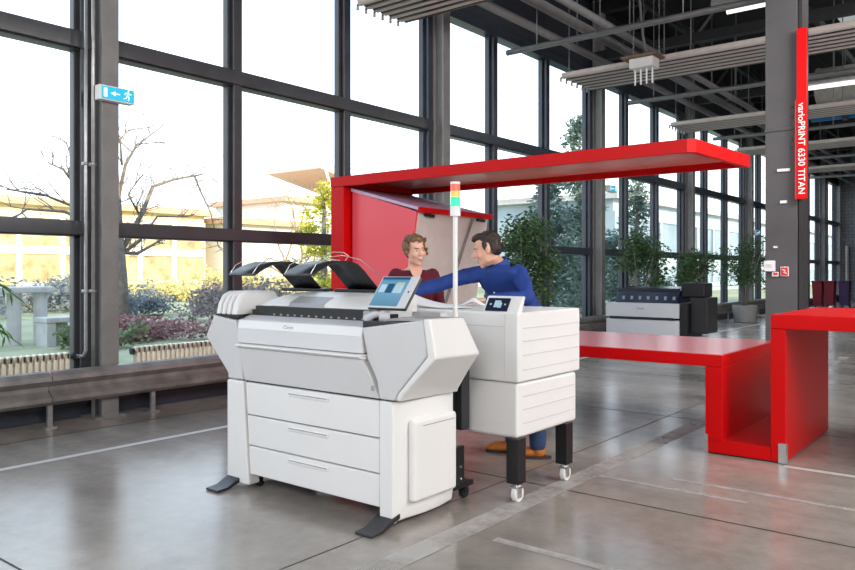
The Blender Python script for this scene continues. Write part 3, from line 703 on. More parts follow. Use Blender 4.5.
def end_housing(s, name_part):
    # s=+1 right end, -1 left end: front cover, side shell
    P = [(0.488, 1.085), (0.925, 1.145), (0.952, 0.955), (0.745, 0.735), (0.735, 0.700), (0.622, 0.700), (0.60, 0.80), (0.565, 0.86), (0.53, 0.912)]
    if s < 0: P = [(0.645, 1.082), (0.872, 1.108), (0.962, 0.965), (0.722, 0.735), (0.718, 0.700), (0.568, 0.700), (0.580, 0.85), (0.605, 0.912), (0.600, 0.95)]
    mb = MB().prism([(X(s*a), z) for a, z in P], 'y', YP, YP+0.30)
    c = build(mb, 'front_cover', 'white2', t, bevel=0.010, seg=3)
    if s > 0:
        Q = [(0.930, 1.150, YP-0.004, YP+0.34), (0.975, 1.155, YP+0.0, YP+0.33), (1.015, 0.950, YP, YP+0.43), (0.79, 0.735, YP, YP+0.50), (0.765, 0.700, YP, YP+0.54), (0.742, 0.700, YP-0.002, YP+0.54), (0.752, 0.738, YP-0.003, YP+0.5), (0.960, 0.955, YP-0.004, YP+0.46)]
        mb = MB().loft([[(X(a), y0, z) for a, z, y0, y1 in Q], [(X(a-0.02*(1 if z > 0.9 else 0)), y1, z-0.01) for a, z, y0, y1 in Q]])
        build(mb, 'side_shell', 'white', t, bevel=0.03, seg=5)
        build(MB().box(X(0.60), X(0.72), YP+0.02, YP+0.5, 0.70, 1.0), 'inner_post', 'white2', t)
    else:
        mb = MB().prism([(X(s*a), z) for a, z in ((0.60, 1.10), (0.86, 1.105), (0.95, 0.96), (0.70, 0.72), (0.60, 0.70))], 'y', YP+0.30, YP+0.58)
        build(mb, 'side_shell', 'white', t, bevel=0.03, seg=3)
        for i, (a, b) in enumerate(((0.880, 0.838), (0.824, 0.785), (0.771, 0.732), (0.718, 0.660))):
            q = [(YP+0.020, 1.115), (YP+0.035, 1.19), (YP+0.07, 1.245), (YP+0.12, 1.268), (YP+0.34, 1.268), (YP+0.45, 1.12)]
            rb = MB().loft([[(X(-a), y+0.01, 1.115+(z-1.115)*0.96) for y, z in q], [(X(-a+0.012), y, z) for y, z in q], [(X(-b-0.012), y, z) for y, z in q], [(X(-b), y+0.01, 1.115+(z-1.115)*0.96) for y, z in q]])
            build(rb, 'ribbed_cover', 'white', t, bevel=0.007, seg=3)
        build(MB().prism([(YP+0.05, 1.10), (YP+0.06, 1.19), (YP+0.12, 1.25), (YP+0.33, 1.25), (YP+0.42, 1.10)], 'y' if False else 'x', X(-0.87), X(-0.67)), 'rib_core', 'dark', t)
        build(MB().box(X(-0.865), X(-0.62), YP+0.01, YP+0.06, 1.098, 1.114), 'hinge_gap', 'black', t)
end_housing(1, 'r'); end_housing(-1, 'l')
build(MB().box(X(0.565), X(0.585), YP-0.006, YP+0.0, 0.742, 0.770).box(X(0.565), X(0.585), YP-0.007, YP-0.005, 0.75, 0.76), 'badge', 'greyp', t)
# feed table, scanner strip, lid
build(MB().loft([[(X(a), YP+0.022, 1.088), (X(a), YP+0.12, 1.115), (X(a), YP+0.12, 1.05), (X(a), YP+0.022, 1.05)] for a in (-0.635, 0.478)]), 'feed_strip', 'silver', t, bevel=0.004)
build(MB().box(X(-0.62), X(0.50), YP+0.12, YP+0.30, 1.10, 1.150), 'scanner_slot', 'black', t)
for i in range(13): build(MB().box(X(-0.40+0.065*i), X(-0.385+0.065*i), YP+0.113, YP+0.122, 1.120, 1.129), 'feed_roller', 'greyp', t)
lp = [(YP+0.145, 1.178), (YP+0.16, 1.20), (YP+0.24, 1.238), (YP+0.34, 1.258), (YP+0.55, 1.265), (YP+0.60, 1.25), (YP+0.60, 1.10), (YP+0.2, 1.10), (YP+0.18, 1.165)]
ld = build(MB().loft([[(X(-0.635), YP+0.155+(y-YP-0.145)*0.75, 1.10+(z-1.10)*0.66) for y, z in lp], [(X(-0.56), YP+0.15+(y-YP-0.145)*0.92, 1.10+(z-1.10)*0.84) for y, z in lp], [(X(-0.44), y, z) for y, z in lp], [(X(0.40), y, z) for y, z in lp]]), 'scanner_lid', 'white', t, bevel=0.006)
build(MB().loft([[(X(a), y, z+0.004) for y, z in ((YP+0.135, 1.168), (YP+0.15, 1.198), (YP+0.235, 1.238), (YP+0.235, 1.225), (YP+0.16, 1.165))] for a in (-0.285, 0.03)]), 'lid_handle', 'greyp', ld, bevel=0.004)
build(MB().box(X(-0.58), X(0.43), YP+0.118, YP+0.16, 1.150, 1.176), 'lid_gap', 'black', t)
build(MB().box(X(0.40), X(0.46), YP+0.10, YP+0.18, 1.115, 1.175), 'lid_latch', 'greyp', t, bevel=0.01)
# dark console plate right of the lid
build(MB().box(X(0.475), X(0.93), YP+0.02, YP+0.36, 1.080, 1.122), 'console_plate', 'black', t, bevel=0.006)
build(MB().loft([[(X(0.58), YP+0.10, 1.123), (X(0.92), YP+0.10, 1.134), (X(0.92), YP+0.37, 1.134), (X(0.58), YP+0.37, 1.126)], [(X(0.58), YP+0.10, 1.133), (X(0.92), YP+0.10, 1.144), (X(0.92), YP+0.37, 1.144), (X(0.58), YP+0.37, 1.138)]]), 'tray_shelf', 'greyp', t)
# touch screen on an arm
R = Matrix.Rotation(math.radians(-20), 3, 'Z')
ux = R @ V((1, 0, 0)); nrm = (R @ V((0, -0.80, 0.62))).normalized(); uy = nrm.cross(ux).normalized()
ux = V((1, 0, 0)); tl = V((3.985, 3.17, 1.192)); uy = V((0, 0.145, 0.178)).normalized(); nrm = ux.cross(uy).normalized()
W_, H_ = 0.285, 0.232
sc0 = tl
def sp(a, b, c=0.0): return sc0+ux*a*W_+uy*b*H_+nrm*c
def sbox(mb, a0, a1, b0, b1, c0_, c1_):
    return mb.obox(sp((a0+a1)/2, (b0+b1)/2, (c0_+c1_)/2), ux*(a1-a0)*W_/2, uy*(b1-b0)*H_/2, nrm*(c1_-c0_)/2)
ts = build(sbox(MB(), 0, 1, 0, 1, -0.022, 0), 'touch_screen', 'dark', t, bevel=0.012, seg=3)
build(sbox(MB(), 0.015, 0.985, 0.02, 0.98, 0.0, 0.005), 'bezel', 'silver', ts, bevel=0.004)
build(sbox(MB(), 0.05, 0.77, 0.07, 0.95, 0.005, 0.007), 'display', 'screen', ts)
build(sbox(MB(), 0.10, 0.26, 0.48, 0.72, 0.0072, 0.0082), 'screen_tile', 'icon', ts); build(sbox(MB(), 0.48, 0.70, 0.46, 0.74, 0.0072, 0.0082), 'screen_tile', 'icon', ts)
build(sbox(sbox(MB(), 0.28, 0.45, 0.46, 0.74, 0.0072, 0.0082), 0.05, 0.77, 0.88, 0.95, 0.0072, 0.0080), 'screen_bar', 'icon3', ts)
build(sbox(MB(), 0.50, 0.70, 0.70, 0.78, 0.0083, 0.009), 'screen_tab', 'icon2', ts)
build(sbox(MB(), 0.87, 0.90, 0.48, 0.53, 0.005, 0.007), 'power_button', 'dark', ts)
build(MB().cyl((4.085, 3.21, 1.12), 0.032, 0.05, 14).tube([(4.085, 3.21, 1.16), (4.09, 3.235, 1.20), tuple(sp(0.42, 0.25, -0.03))], 0.026, 10), 'screen_arm', 'silver', t, smooth=True)
build(MB().tube([(3.955, 3.19, 1.125), (4.01, 3.215, 1.155), (4.08, 3.235, 1.175)], 0.024, 8), 'screen_brace', 'silver', t, smooth=True)
# curved output trays with wire guides
def out_tray(xc):
    tb = build(MB().box(xc-0.235, xc+0.215, YP+0.50, YP+0.58, 1.262, 1.285), 'tray_base', 'black', t, bevel=0.006)
    P = [(YP+0.56, 1.28), (YP+0.50, 1.33), (YP+0.42, 1.40), (YP+0.36, 1.442), (YP+0.29, 1.463), (YP+0.20, 1.462), (YP+0.11, 1.440), (YP+0.03, 1.405), (YP-0.02, 1.375)]
    mb = MB().grid(lambda u, v: (xc-0.15+0.27*u, *[P[int(round(v*8))][k] for k in (0, 1)]), 1, 8)
    o = build(mb, 'output_tray', 'dark', t, smooth=True, solid=0.008)
    for dx in (-0.13, 0.10):
        w = [(xc+dx, YP-0.02, 1.385), (xc+dx-0.01, YP+0.03, 1.44), (xc+dx-0.03, YP+0.14, 1.485), (xc+dx-0.02, YP+0.26, 1.50), (xc+dx+0.02, YP+0.38, 1.475), (xc+dx+0.05, YP+0.52, 1.38)]
        build(MB().tube(w, 0.003, 6), 'wire_guide', 'aluwire', o, smooth=True)
    w = [(xc+0.0, YP+0.36, 1.462), (xc-0.06, YP+0.46, 1.50), (xc-0.16, YP+0.52, 1.525), (xc-0.22, YP+0.48, 1.53), (xc-0.23, YP+0.40, 1.50), (xc-0.16, YP+0.36, 1.478), (xc-0.02, YP+0.34, 1.47)]
    build(MB().tube(w, 0.0028, 6), 'wire_loop', 'aluwire', o, smooth=True)
out_tray(2.985); out_tray(3.52)
# feet, casters, rear unit, signal tower
for s, dxs in ((-1, -0.66), (1, 0.66)):
    x0 = X(dxs); w = 0.062
    pf = [(YP-0.17, 0.002), (YP-0.17, 0.016), (YP-0.09, 0.022), (YP-0.02, 0.055), (YP+0.06, 0.085), (YP+0.06, 0.05), (YP-0.01, 0.03), (YP-0.08, 0.006)]
    build(MB().loft([[(x0-w, y, z) for y, z in pf], [(x0+w, y, z) for y, z in pf]]), 'foot', 'dark', t, bevel=0.004)
def caster(par, x, y, r=0.03, m='black', wm='dark', ztop=0.10, yaw=0.0):
    c = build(MB().box(x-0.03, x+0.03, y-0.02, y+0.02, ztop-0.02, ztop).box(x-0.025, x-0.018, y-0.015, y+0.02, r, ztop-0.02).box(x+0.018, x+0.025, y-0.015, y+0.02, r, ztop-0.02), 'caster', m, par, bevel=0.003)
    build(MB().cyl((x-0.015, y+0.008, r+0.001), r, 0.03, 16, 'x'), 'wheel', wm, c)
caster(t, X(-0.53), YP+0.10, 0.028, ztop=0.11); caster(t, X(0.60), YP+0.62); caster(t, X(-0.55), YP+0.6)
build(MB().box(X(0.56), X(0.72), YP+0.56, YP+0.76, 0.085, 0.115), 'rear_foot_beam', 'black', t, bevel=0.006)
caster(t, X(0.66), YP+0.73, 0.034, ztop=0.086)
build(MB().box(X(0.55), X(0.655), YP+0.585, YP+0.66, 0.10, 0.80), 'rear_post', 'black', t, bevel=0.006)
build(MB().box(X(0.60), X(0.70), YP+0.66, YP+0.745, 0.43, 0.83), 'rear_tray', 'dark', t, bevel=0.006)
lk = build(MB().box(X(0.735), X(0.765), YP+0.52, YP+0.60, 0.14, 0.36), 'side_latch', 'black', t, bevel=0.006)
for z in (0.17, 0.24): build(MB().cyl((X(0.762), YP+0.56, z), 0.008, 0.008, 8, 'x'), 'screw', 'chrome', lk)
build(MB().box(X(-0.6), X(0.62), YP+0.55, YP+0.62, 0.70, 1.15), 'rear_wall', 'white2', t)
tw = (4.335, 3.545)
build(MB().box(tw[0]-0.03, tw[0]+0.03, 3.44, tw[1]+0.02, 1.06, 1.10).cyl((*tw, 1.08), 0.014, 0.66, 12), 'signal_pole', 'white', t)
lampz = [(1.72, 1.775, 'white', 0.030, 'signal_socket'), (1.775, 1.83, 'lampg', 0.028, 'signal_lamp'), (1.832, 1.865, 'lampo', 0.028, 'signal_lamp'), (1.867, 1.905, 'lampr', 0.028, 'signal_lamp'), (1.905, 1.918, 'white', 0.029, 'signal_cap')]
for z0, z1, m, r, nm in lampz:
    o = build(MB().cyl((*tw, z0), r, z1-z0, 18), nm, m, t, smooth=False)
    if nm == 'signal_lamp': o['label'] = {'lampg': 'green lamp segment', 'lampo': 'orange lamp segment', 'lampr': 'red lamp segment'}[m]

# ------------------------------------------------------------------ white folding unit used as a table
t = thing('folding_unit', (3.9, 4.3, 0), 'white table-height folding unit on black legs with casters, people leaning over it', 'folding machine')
xa, xb, ya, yb = 3.15, 4.522, 3.93, 4.73
ub = build(MB().box(xa, xb, ya, yb, 0.725, 1.152), 'upper_cabinet', 'white', t, bevel=0.014, seg=3)
lb = build(MB().box(xa+0.01, xb-0.012, ya+0.01, yb-0.03, 0.385, 0.718), 'lower_cabinet', 'white', t, bevel=0.020, seg=3)
build(MB().box(xa+0.03, xb-0.03, ya+0.03, yb-0.05, 0.70, 0.74), 'joint_gap', 'greyp', t)
for z in (1.055, 0.975, 0.89, 0.80):
    build(MB().box(xb-0.002, xb+0.003, ya+0.06, yb-0.03, z-0.004, z+0.003), 'groove_line', 'silver', ub)
for z in (0.635, 0.555, 0.47):
    build(MB().box(xb-0.014, xb-0.009, ya+0.08, yb-0.06, z-0.004, z+0.003), 'groove_line', 'silver', lb)
build(MB().box(xa+0.05, xb-0.09, ya-0.003, ya+0.002, 1.060, 1.066).box(xb-0.095, xb-0.089, ya-0.003, ya+0.002, 0.745, 1.14), 'panel_line', 'silver', ub)
for x in (xb-0.076, xa+0.12):
    for y in (ya+0.03, ya+0.635):
        l = build(MB().box(x, x+0.085, y-0.045, y+0.045, 0.115, 0.39), 'leg', 'black', t, bevel=0.004)
        cx, cy = x+0.05, y-0.01
        c = build(MB().cyl((cx, cy, 0.09), 0.012, 0.03, 8).box(cx-0.035, cx+0.035, cy-0.025, cy+0.03, 0.085, 0.095).box(cx-0.028, cx-0.022, cy-0.02, cy+0.02, 0.03, 0.088).box(cx+0.022, cx+0.028, cy-0.02, cy+0.02, 0.03, 0.088), 'caster', 'chrome', t, bevel=0.002)
        build(MB().cyl((cx-0.018, cy+0.012, 0.051), 0.050, 0.036, 20, 'x'), 'wheel', 'signw', c, bevel=0.006)
cp = build(MB().prism([(3.935, 1.140), (3.99, 1.140), (4.035, 1.246), (4.005, 1.248)], 'x', 4.25, 4.513), 'control_panel', 'white', t, bevel=0.008)
# sloping face of the control panel
a = V((4.272, 3.9395, 1.150)); up = V((0, 0.07, 0.108)).normalized(); rt = V((1, 0, 0)); nn = rt.cross(up)
build(MB().obox(a+rt*0.080+up*0.052+nn*0.001, rt*0.080, up*0.046, nn*0.004), 'display', 'navy', cp)
build(MB().obox(a+rt*0.078+up*0.055+nn*0.006, rt*0.022, up*0.024, nn*0.001).obox(a+rt*0.098+up*0.046+nn*0.006, rt*0.012, up*0.018, nn*0.001), 'display_icon', 'icon', cp)
build(MB().obox(a+rt*0.03+up*0.052+nn*0.006, rt*0.006, up*0.005, nn*0.001), 'button', 'silver', cp); build(MB().obox(a+rt*0.135+up*0.052+nn*0.006, rt*0.006, up*0.005, nn*0.001), 'button', 'silver', cp)

# papers
def sheet(fn, lab, nu=12, nv=8):
    return tag(build(MB().grid(fn, nu, nv), 'paper_sheet', 'paper', smooth=True, solid=0.0015), lab, 'paper')
def s1(u, v):
    x = 3.40+0.62*u; y = 4.00+0.22*v
    z = 1.158+0.105*(1-u)**2.2*(0.75+0.25*v)+0.006*math.sin(7*u+3*v)*u
    return (x, y, z)
sheet(s1, 'big white drawing sheet curling up behind the touch screen')
def s2(u, v):
    x = 3.84+0.24*u-0.06*v; y = 4.26+0.02*u+0.10*v
    z = 1.163+0.055*max(0, 1-abs(u-0.45)*2.4)*(0.6+0.4*v)+0.004*math.sin(9*v)
    return (x, y, z)
sheet(s2, 'small folded white sheet tented on the table by the man\'s hand')

# ------------------------------------------------------------------ people
UZ = V((0, 0, 1))
def frame(f, u=UZ):
    f = V(f).normalized(); r = f.cross(u).normalized(); u2 = r.cross(f).normalized()
    return f, r, u2
def spine_loft(mb, rings, n=20):
    out = []
    for c, fw, hw, hd in rings:
        f, r, u = frame(fw); c = V(c); ring = []
        for k in range(n):
            a = 2*PI*k/n; ca, sa = math.cos(a), math.sin(a)
            ring.append(c+r*hw*math.copysign(abs(ca)**0.85, ca)+f*hd*math.copysign(abs(sa)**0.85, sa))
        out.append(ring)
    mb.loft(out)
def limb(mb, pts, rs, n=12):
    mb.tube(pts, rs, n)
    for p, r in zip(pts, rs): mb.ell(p, (r*0.99, r*0.99, r*0.99), n=12, m=8)
def hand(mb, wrist, d, nrm, thumb_side, curl=0.35, s=1.0):
    """palm, four unequal bent fingers and a thumb leaving the side of the palm; nrm is the back of the hand"""
    wrist, d, nrm = V(wrist), V(d).normalized(), V(nrm).normalized(); sd = d.cross(nrm).normalized()*thumb_side
    nrm = (nrm-d*nrm.dot(d)).normalized()
    Rm = Matrix((d, sd, nrm)).transposed()
    mb.ell(wrist+d*0.050*s, (0.055*s, 0.042*s, 0.017*s), Rm); mb.ell(wrist+d*0.075*s, (0.035*s, 0.041*s, 0.015*s), Rm)
    for off, L in ((0.029, 0.070), (0.010, 0.080), (-0.010, 0.074), (-0.029, 0.058)):
        p = wrist+d*0.088*s+sd*off*s; pts = [p]; a = 0.10
        for q in (0.45, 0.31, 0.24):
            a += curl; p = p+(d*math.cos(a)-nrm*math.sin(a))*L*q*s; pts.append(p)
        limb(mb, pts, [0.0092*s, 0.0088*s, 0.008*s, 0.007*s], 8)
    b = wrist+d*0.028*s+sd*0.034*s-nrm*0.003*s
    p1 = b+(sd*0.75+d*0.65-nrm*0.1)*0.038*s; p2 = p1+(d*0.92+sd*0.3-nrm*0.2)*0.030*s; p3 = p2+(d*0.95-nrm*0.25)*0.024*s
    limb(mb, [b, p1, p2, p3], [0.014*s, 0.0112*s, 0.0098*s, 0.0085*s], 8)
def head_mesh(mb, c, fw, up, s=1.0, jaw=1.0, fat=1.0):
    c = V(c); f, r, u = frame(fw, up); Rm = Matrix((r, f, u)).transposed()
    E = lambda a, b, d, rad: mb.ell(c+r*a*s+f*b*s+u*d*s, tuple(q*s for q in rad), Rm, 18, 12)
    E(0, -0.014, 0.040, (0.074, 0.093, 0.090)); E(0, 0.020, -0.020, (0.064*fat, 0.072, 0.098)); E(0, 0.036, -0.080, (0.046*jaw*fat, 0.048, 0.036))
    E(0, 0.066, -0.106, (0.021*jaw, 0.020, 0.016)); E(0, 0.074, 0.038, (0.048, 0.016, 0.012))
    for k in (-1, 1):
        E(k*0.036, 0.066, -0.022, (0.026*fat, 0.022, 0.026)); E(k*0.075, -0.006, -0.004, (0.009, 0.019, 0.031)); E(k*0.079, -0.014, 0.004, (0.008, 0.012, 0.022))
        E(k*0.048*jaw, 0.012, -0.074, (0.018, 0.034, 0.022)); E(k*0.010, 0.100, -0.026, (0.009, 0.012, 0.008))
    mb.tube([c+f*0.088*s+u*0.026*s, c+f*0.102*s, c+f*0.116*s-u*0.022*s], [0.009*s, 0.0105*s, 0.0125*s], 10)
    E(0, 0.111, -0.024, (0.0125, 0.0115, 0.011))
    E(0, 0.090, -0.052, (0.023, 0.010, 0.007)); E(0, 0.088, -0.066, (0.019, 0.010, 0.007))
    return c, f, r, u, Rm
def face_parts(t, c, f, r, u, Rm, s, hair, smile):
    for k in (-1, 1):
        P = c+r*k*0.031*s+f*0.0795*s+u*0.012*s
        e = build(MB().ell(P, (0.0105*s, 0.008*s, 0.0045*s), Rm, 12, 8), 'eye', 'eye', t, smooth=True)
        build(MB().ell(P+f*0.0062*s-u*0.0005*s, (0.0058*s, 0.003*s, 0.0050*s), Rm, 10, 6), 'iris', 'iris', e, smooth=True)
        build(MB().tube([P+f*0.012*s+u*0.018*s-r*k*0.015*s, P+f*0.013*s+u*0.022*s, P+f*0.004*s+u*0.018*s+r*k*0.018*s], [0.003*s, 0.0036*s, 0.002*s], 6), 'eyebrow', hair, t, smooth=True)
    w = 0.026 if smile else 0.021; lift = 0.010 if smile else 0.003
    mk = lambda dz, rr: MB().tube([c+r*a*s+f*(0.098-abs(a)*0.55)*s+u*(-0.058+dz+lift*(abs(a)/w)**2)*s for a in (-w, -w*0.5, 0, w*0.5, w)], [0.002*s, rr*s, rr*s, rr*s, 0.002*s], 8)
    l = build(mk(0, 0.0045), 'lips', 'lips', t, smooth=True)
    if smile: build(mk(0.001, 0.0036).__class__().tube([c+r*a*s+f*(0.1015-abs(a)*0.55)*s+u*(-0.056+lift*(abs(a)/w)**2)*s for a in (-w*0.7, 0, w*0.7)], [0.002*s, 0.0035*s, 0.002*s], 6), 'teeth', 'eye', l, smooth=True)

def person(label, geo, skin, top, legs_m, shoes):
    t = thing('person', geo['foot'], label, 'person')
    bmb, smb, lmb = MB(), MB(), MB()
    pel, wa, ch, nb, fw = V(geo['pelvis']), V(geo['waist']), V(geo['chest']), V(geo['neck']), V(geo['facing'])
    f, r, u = frame(fw); sl, sr = V(geo['sh_l']), V(geo['sh_r']); w = geo.get('w', 1.0)
    top_c = (sl+sr)/2
    rings = lambda g: [(pel-UZ*0.10, fw, 0.155*w+g, 0.115+g), (pel, fw, 0.165*w+g, 0.12+g), (wa, fw, 0.145*w+g, 0.105+g), (ch, fw, 0.165*w+g, 0.12+g), (top_c*0.6+ch*0.4, fw, 0.175*w+g, 0.115+g), (top_c+UZ*(0.005 if g else -0.006), fw, 0.168*w+g*1.1-(0 if g else 0.012), 0.088+g), (top_c*0.72+nb*0.28+UZ*(0.014 if g else 0.0), fw, 0.135*w+g*1.1-(0 if g else 0.008), 0.080+g), (top_c*0.38+nb*0.62+UZ*0.006, fw, 0.090+g*0.6, 0.066+g*0.5), (nb, fw, 0.060+g*0.2, 0.057+g*0.2)]
    spine_loft(bmb, rings(0)); 
    sr_ = rings(0.014); sr_[0] = (pel-UZ*geo.get('hem', 0.12), fw, 0.172*w, 0.134); sr_[-1] = (nb+UZ*geo.get('ntop', -0.03), fw, geo.get('nrad', 0.070), geo.get('nrad', 0.070)*0.97); spine_loft(smb, sr_)
    hc = V(geo['head']); hf = V(geo['gaze']); hu = V(geo.get('up', (0, 0, 1)))
    c, F, Rr, U, Rm = head_mesh(bmb, hc, hf, hu, geo.get('hs', 1.0), geo.get('jaw', 1.0), geo.get('fat', 1.0))
    bmb.tube([nb-UZ*0.06, nb+UZ*0.01, c-U*0.05-F*0.012], [0.062, 0.054, 0.052], 14)
    for side, s in (('l', -1), ('r', 1)):
        sh, el, wr = V(geo['sh_'+side]), V(geo['el_'+side]), V(geo['wr_'+side])
        limb(bmb, [sh*0.90+top_c*0.10-UZ*0.014, sh*0.5+el*0.5, el, el*0.45+wr*0.55, wr], [0.043, 0.042, 0.038, 0.034, 0.026])
        hand(bmb, wr, geo['hd_'+side][0], geo['hd_'+side][1], geo['hd_'+side][2], geo.get('curl', 0.35))
        e2 = wr*geo.get('cuff', 0.97)+el*(1-geo.get('cuff', 0.97))
        limb(smb, [sh*0.92+top_c*0.08-UZ*0.008, sh*0.5+el*0.5, el, el*0.45+wr*0.55, e2], [0.065, 0.061, 0.053, 0.047, 0.040])
        hp = pel+r*(0.088*s*1.0)-UZ*0.06; kn, an = V(geo['kn_'+side]), V(geo['an_'+side])
        limb(bmb, [hp, hp*0.5+kn*0.5, kn, kn*0.6+an*0.4, an], [0.088, 0.074, 0.056, 0.054, 0.038])
        limb(lmb, [hp, hp*0.5+kn*0.5, kn, kn*0.6+an*0.4, an+UZ*0.02], [0.100, 0.087, 0.068, 0.066, 0.064])
        td = V(geo['toe_'+side]).normalized()
        bmb.tube([an-UZ*0.02, an-UZ*0.055+td*0.05, an-UZ*0.068+td*0.13], [0.036, 0.032, 0.022], 10)
        Rs = Matrix((td, UZ.cross(td), UZ)).transposed(); ab = V((an.x, an.y, 0))
        sm = MB().ell(ab+td*0.0+UZ*0.055, (0.062, 0.042, 0.052), Rs).ell(ab+td*0.09+UZ*0.045, (0.095, 0.046, 0.042), Rs).ell(ab+td*0.16+UZ*0.038, (0.055, 0.044, 0.032), Rs).tube([an+UZ*0.02, ab+UZ*0.05], [0.05, 0.048], 12)
        so = remesh(sm, 'shoe', 0.009, shoes, t, 4, lambda q, n_: V((q.x, q.y, max(q.z, 0.012))))
        build(MB().prism([], 'z', 0, 0.014) if False else MB().loft([[ab+td*(0.055+0.155*math.cos(2*PI*k/24))+UZ.cross(td)*0.047*math.sin(2*PI*k/24)*(1+0.12*math.cos(2*PI*k/24))+UZ*z for k in range(24)] for z in (0.001, 0.020)]), 'sole', 'sole', so)
    spine_loft(lmb, [(pel-UZ*0.13, fw, 0.165*w, 0.118), (pel-UZ*0.02, fw, 0.172*w, 0.127), (pel+UZ*0.06, fw, 0.158*w, 0.118)])
    remesh(bmb, 'body', 0.0062, skin, t, 5)
    wr_n = lambda q, n_: q+n_*0.008*(noise.noise(q*9)+0.7*noise.noise(V((q.x*24, q.y*24, q.z*10))))
    tp = remesh(smb, geo.get('top_name', 'shirt'), 0.0105, top, t, 5, wr_n)
    remesh(lmb, 'trousers', 0.012, legs_m, t, 5, wr_n)
    return t, tp, (c, F, Rr, U, Rm), (f, r, u)

# man in blue shirt leaning on the folding unit
g = dict(foot=(3.95, 5.0, 0), pelvis=(3.90, 5.10, 0.95), waist=(3.86, 5.05, 1.10), chest=(3.79, 4.95, 1.27), neck=(3.775, 4.85, 1.455), facing=(-0.12, -1, 0),
         sh_l=(3.965, 4.86, 1.400), sh_r=(3.60, 4.82, 1.392), el_l=(4.115, 4.72, 1.222), wr_l=(3.90, 4.52, 1.196), el_r=(3.36, 4.66, 1.300), wr_r=(3.175, 4.44, 1.222),
         hd_l=((-0.85, -0.35, -0.06), (0, 0, 1), 1), hd_r=((-0.5, -0.7, -0.15), (0, 0, 1), -1), head=(3.755, 4.735, 1.562), gaze=(-0.84, -0.54, -0.30), up=(-0.28, -0.18, 1), hs=1.02, jaw=1.12,
         kn_l=(4.00, 5.03, 0.50), an_l=(4.045, 4.98, 0.085), kn_r=(3.83, 5.04, 0.50), an_r=(3.80, 5.02, 0.085), toe_l=(-0.9, -0.45, 0), toe_r=(-0.85, -0.5, 0), w=1.14, ntop=0.004, nrad=0.080, curl=0.12, cuff=0.96)
t, sh, (c, F, Rr, U, Rm), (bf, br, bu) = person('man in royal blue shirt and tan shoes leaning over papers on the white table', g, 'skin', 'blue', 'jeans', 'leather')
face_parts(t, c, F, Rr, U, Rm, 1.02, 'hair_d', True)
hm = MB(); E = lambda a, b, d, rad: hm.ell(c+Rr*a+F*b+U*d, rad, Rm, 18, 12)
E(0, -0.030, 0.062, (0.080, 0.092, 0.080)); E(0, -0.062, 0.010, (0.073, 0.052, 0.075)); E(0, 0.035, 0.108, (0.058, 0.056, 0.030)); E(0.02, 0.066, 0.100, (0.040, 0.030, 0.020))
for k in (-1, 1): E(k*0.071, 0.012, 0.030, (0.010, 0.020, 0.034)); E(k*0.068, -0.045, 0.00, (0.016, 0.024, 0.05))
remesh(hm, 'hair', 0.006, 'hair_d', t, 3, lambda q, n_: q+n_*0.005*noise.noise(q*55))
nb = V(g['neck'])
ax = (V(g['head'])-nb).normalized()*0.5+UZ*0.75; ax.normalize()
cf = (bf-ax*bf.dot(ax)).normalized(); cr = cf.cross(ax).normalized()
def cpt(a, rr, h): return nb+cr*rr*math.cos(a)+cf*rr*1.02*math.sin(a)+ax*h
n = 22; angs = [PI*0.5+0.30+(2*PI-0.60)*k/n for k in range(n+1)]
rings = []
for a in angs:
    fr_ = max(0, math.sin(a)); rings.append([cpt(a, 0.066, 0.034-0.014*fr_), cpt(a, 0.072, 0.036-0.014*fr_), cpt(a, 0.092, -0.012-0.026*fr_), cpt(a, 0.086, -0.016-0.026*fr_)])
build(MB().loft(rings), 'collar', 'blue2', sh, bevel=0.002)
build(MB().loft([[cpt(PI/2-0.28, 0.078, 0.0), cpt(PI/2+0.28, 0.078, 0.0), cpt(PI/2, 0.100, -0.075)], [cpt(PI/2-0.28, 0.086, -0.002), cpt(PI/2+0.28, 0.086, -0.002), cpt(PI/2, 0.106, -0.078)]]), 'open_neckline', 'skin', t)
for i, (z, off) in enumerate(((1.375, 0.098), (1.31, 0.132), (1.24, 0.139))):
    p = V((3.785, 4.95, z))+bf*(off+0.004)+V((-0.01, -0.10, 0))*max(0, (z-1.28)/0.135)
    build(MB().ell(p, (0.007, 0.007, 0.007), n=10, m=6), 'shirt_button', 'eye', sh, smooth=True)

# smiling woman in maroon top
cam_dir = V((0.622, -0.783, 0)); img_r = V((0.783, 0.622, 0))
f0 = (cam_dir*0.97+img_r*0.18).normalized(); r0 = f0.cross(UZ)
b0 = V((2.835, 4.99, 0))
B = lambda a, b, z: b0+r0*a+f0*b+UZ*z
g = dict(foot=b0, pelvis=B(0, -0.02, 0.95), waist=B(0, -0.01, 1.11), chest=B(0, 0.0, 1.26), neck=B(0, 0.015, 1.432), facing=f0, sh_l=B(-0.168, 0, 1.375), sh_r=B(0.168, 0, 1.375),
         el_l=B(-0.225, -0.02, 1.08), wr_l=B(-0.16, 0.16, 0.97), el_r=B(0.225, -0.02, 1.08), wr_r=B(0.16, 0.14, 0.93), hd_l=((f0*0.7+r0*0.5-UZ*0.3), (0, 0, 1), -1), hd_r=((f0*0.7-r0*0.5-UZ*0.3), (0, 0, 1), 1),
         head=B(0.0, 0.050, 1.572), gaze=(cam_dir*0.90+img_r*0.50-UZ*0.10), up=(UZ+img_r*-0.12), hs=1.0, jaw=0.98, fat=1.08, kn_l=B(-0.09, 0.02, 0.5), an_l=B(-0.1, 0, 0.085), kn_r=B(0.09, 0.02, 0.5), an_r=B(0.1, 0, 0.085),
         toe_l=f0-r0*0.2, toe_r=f0+r0*0.2, w=0.93, curl=0.3, cuff=0.9, top_name='sweater')
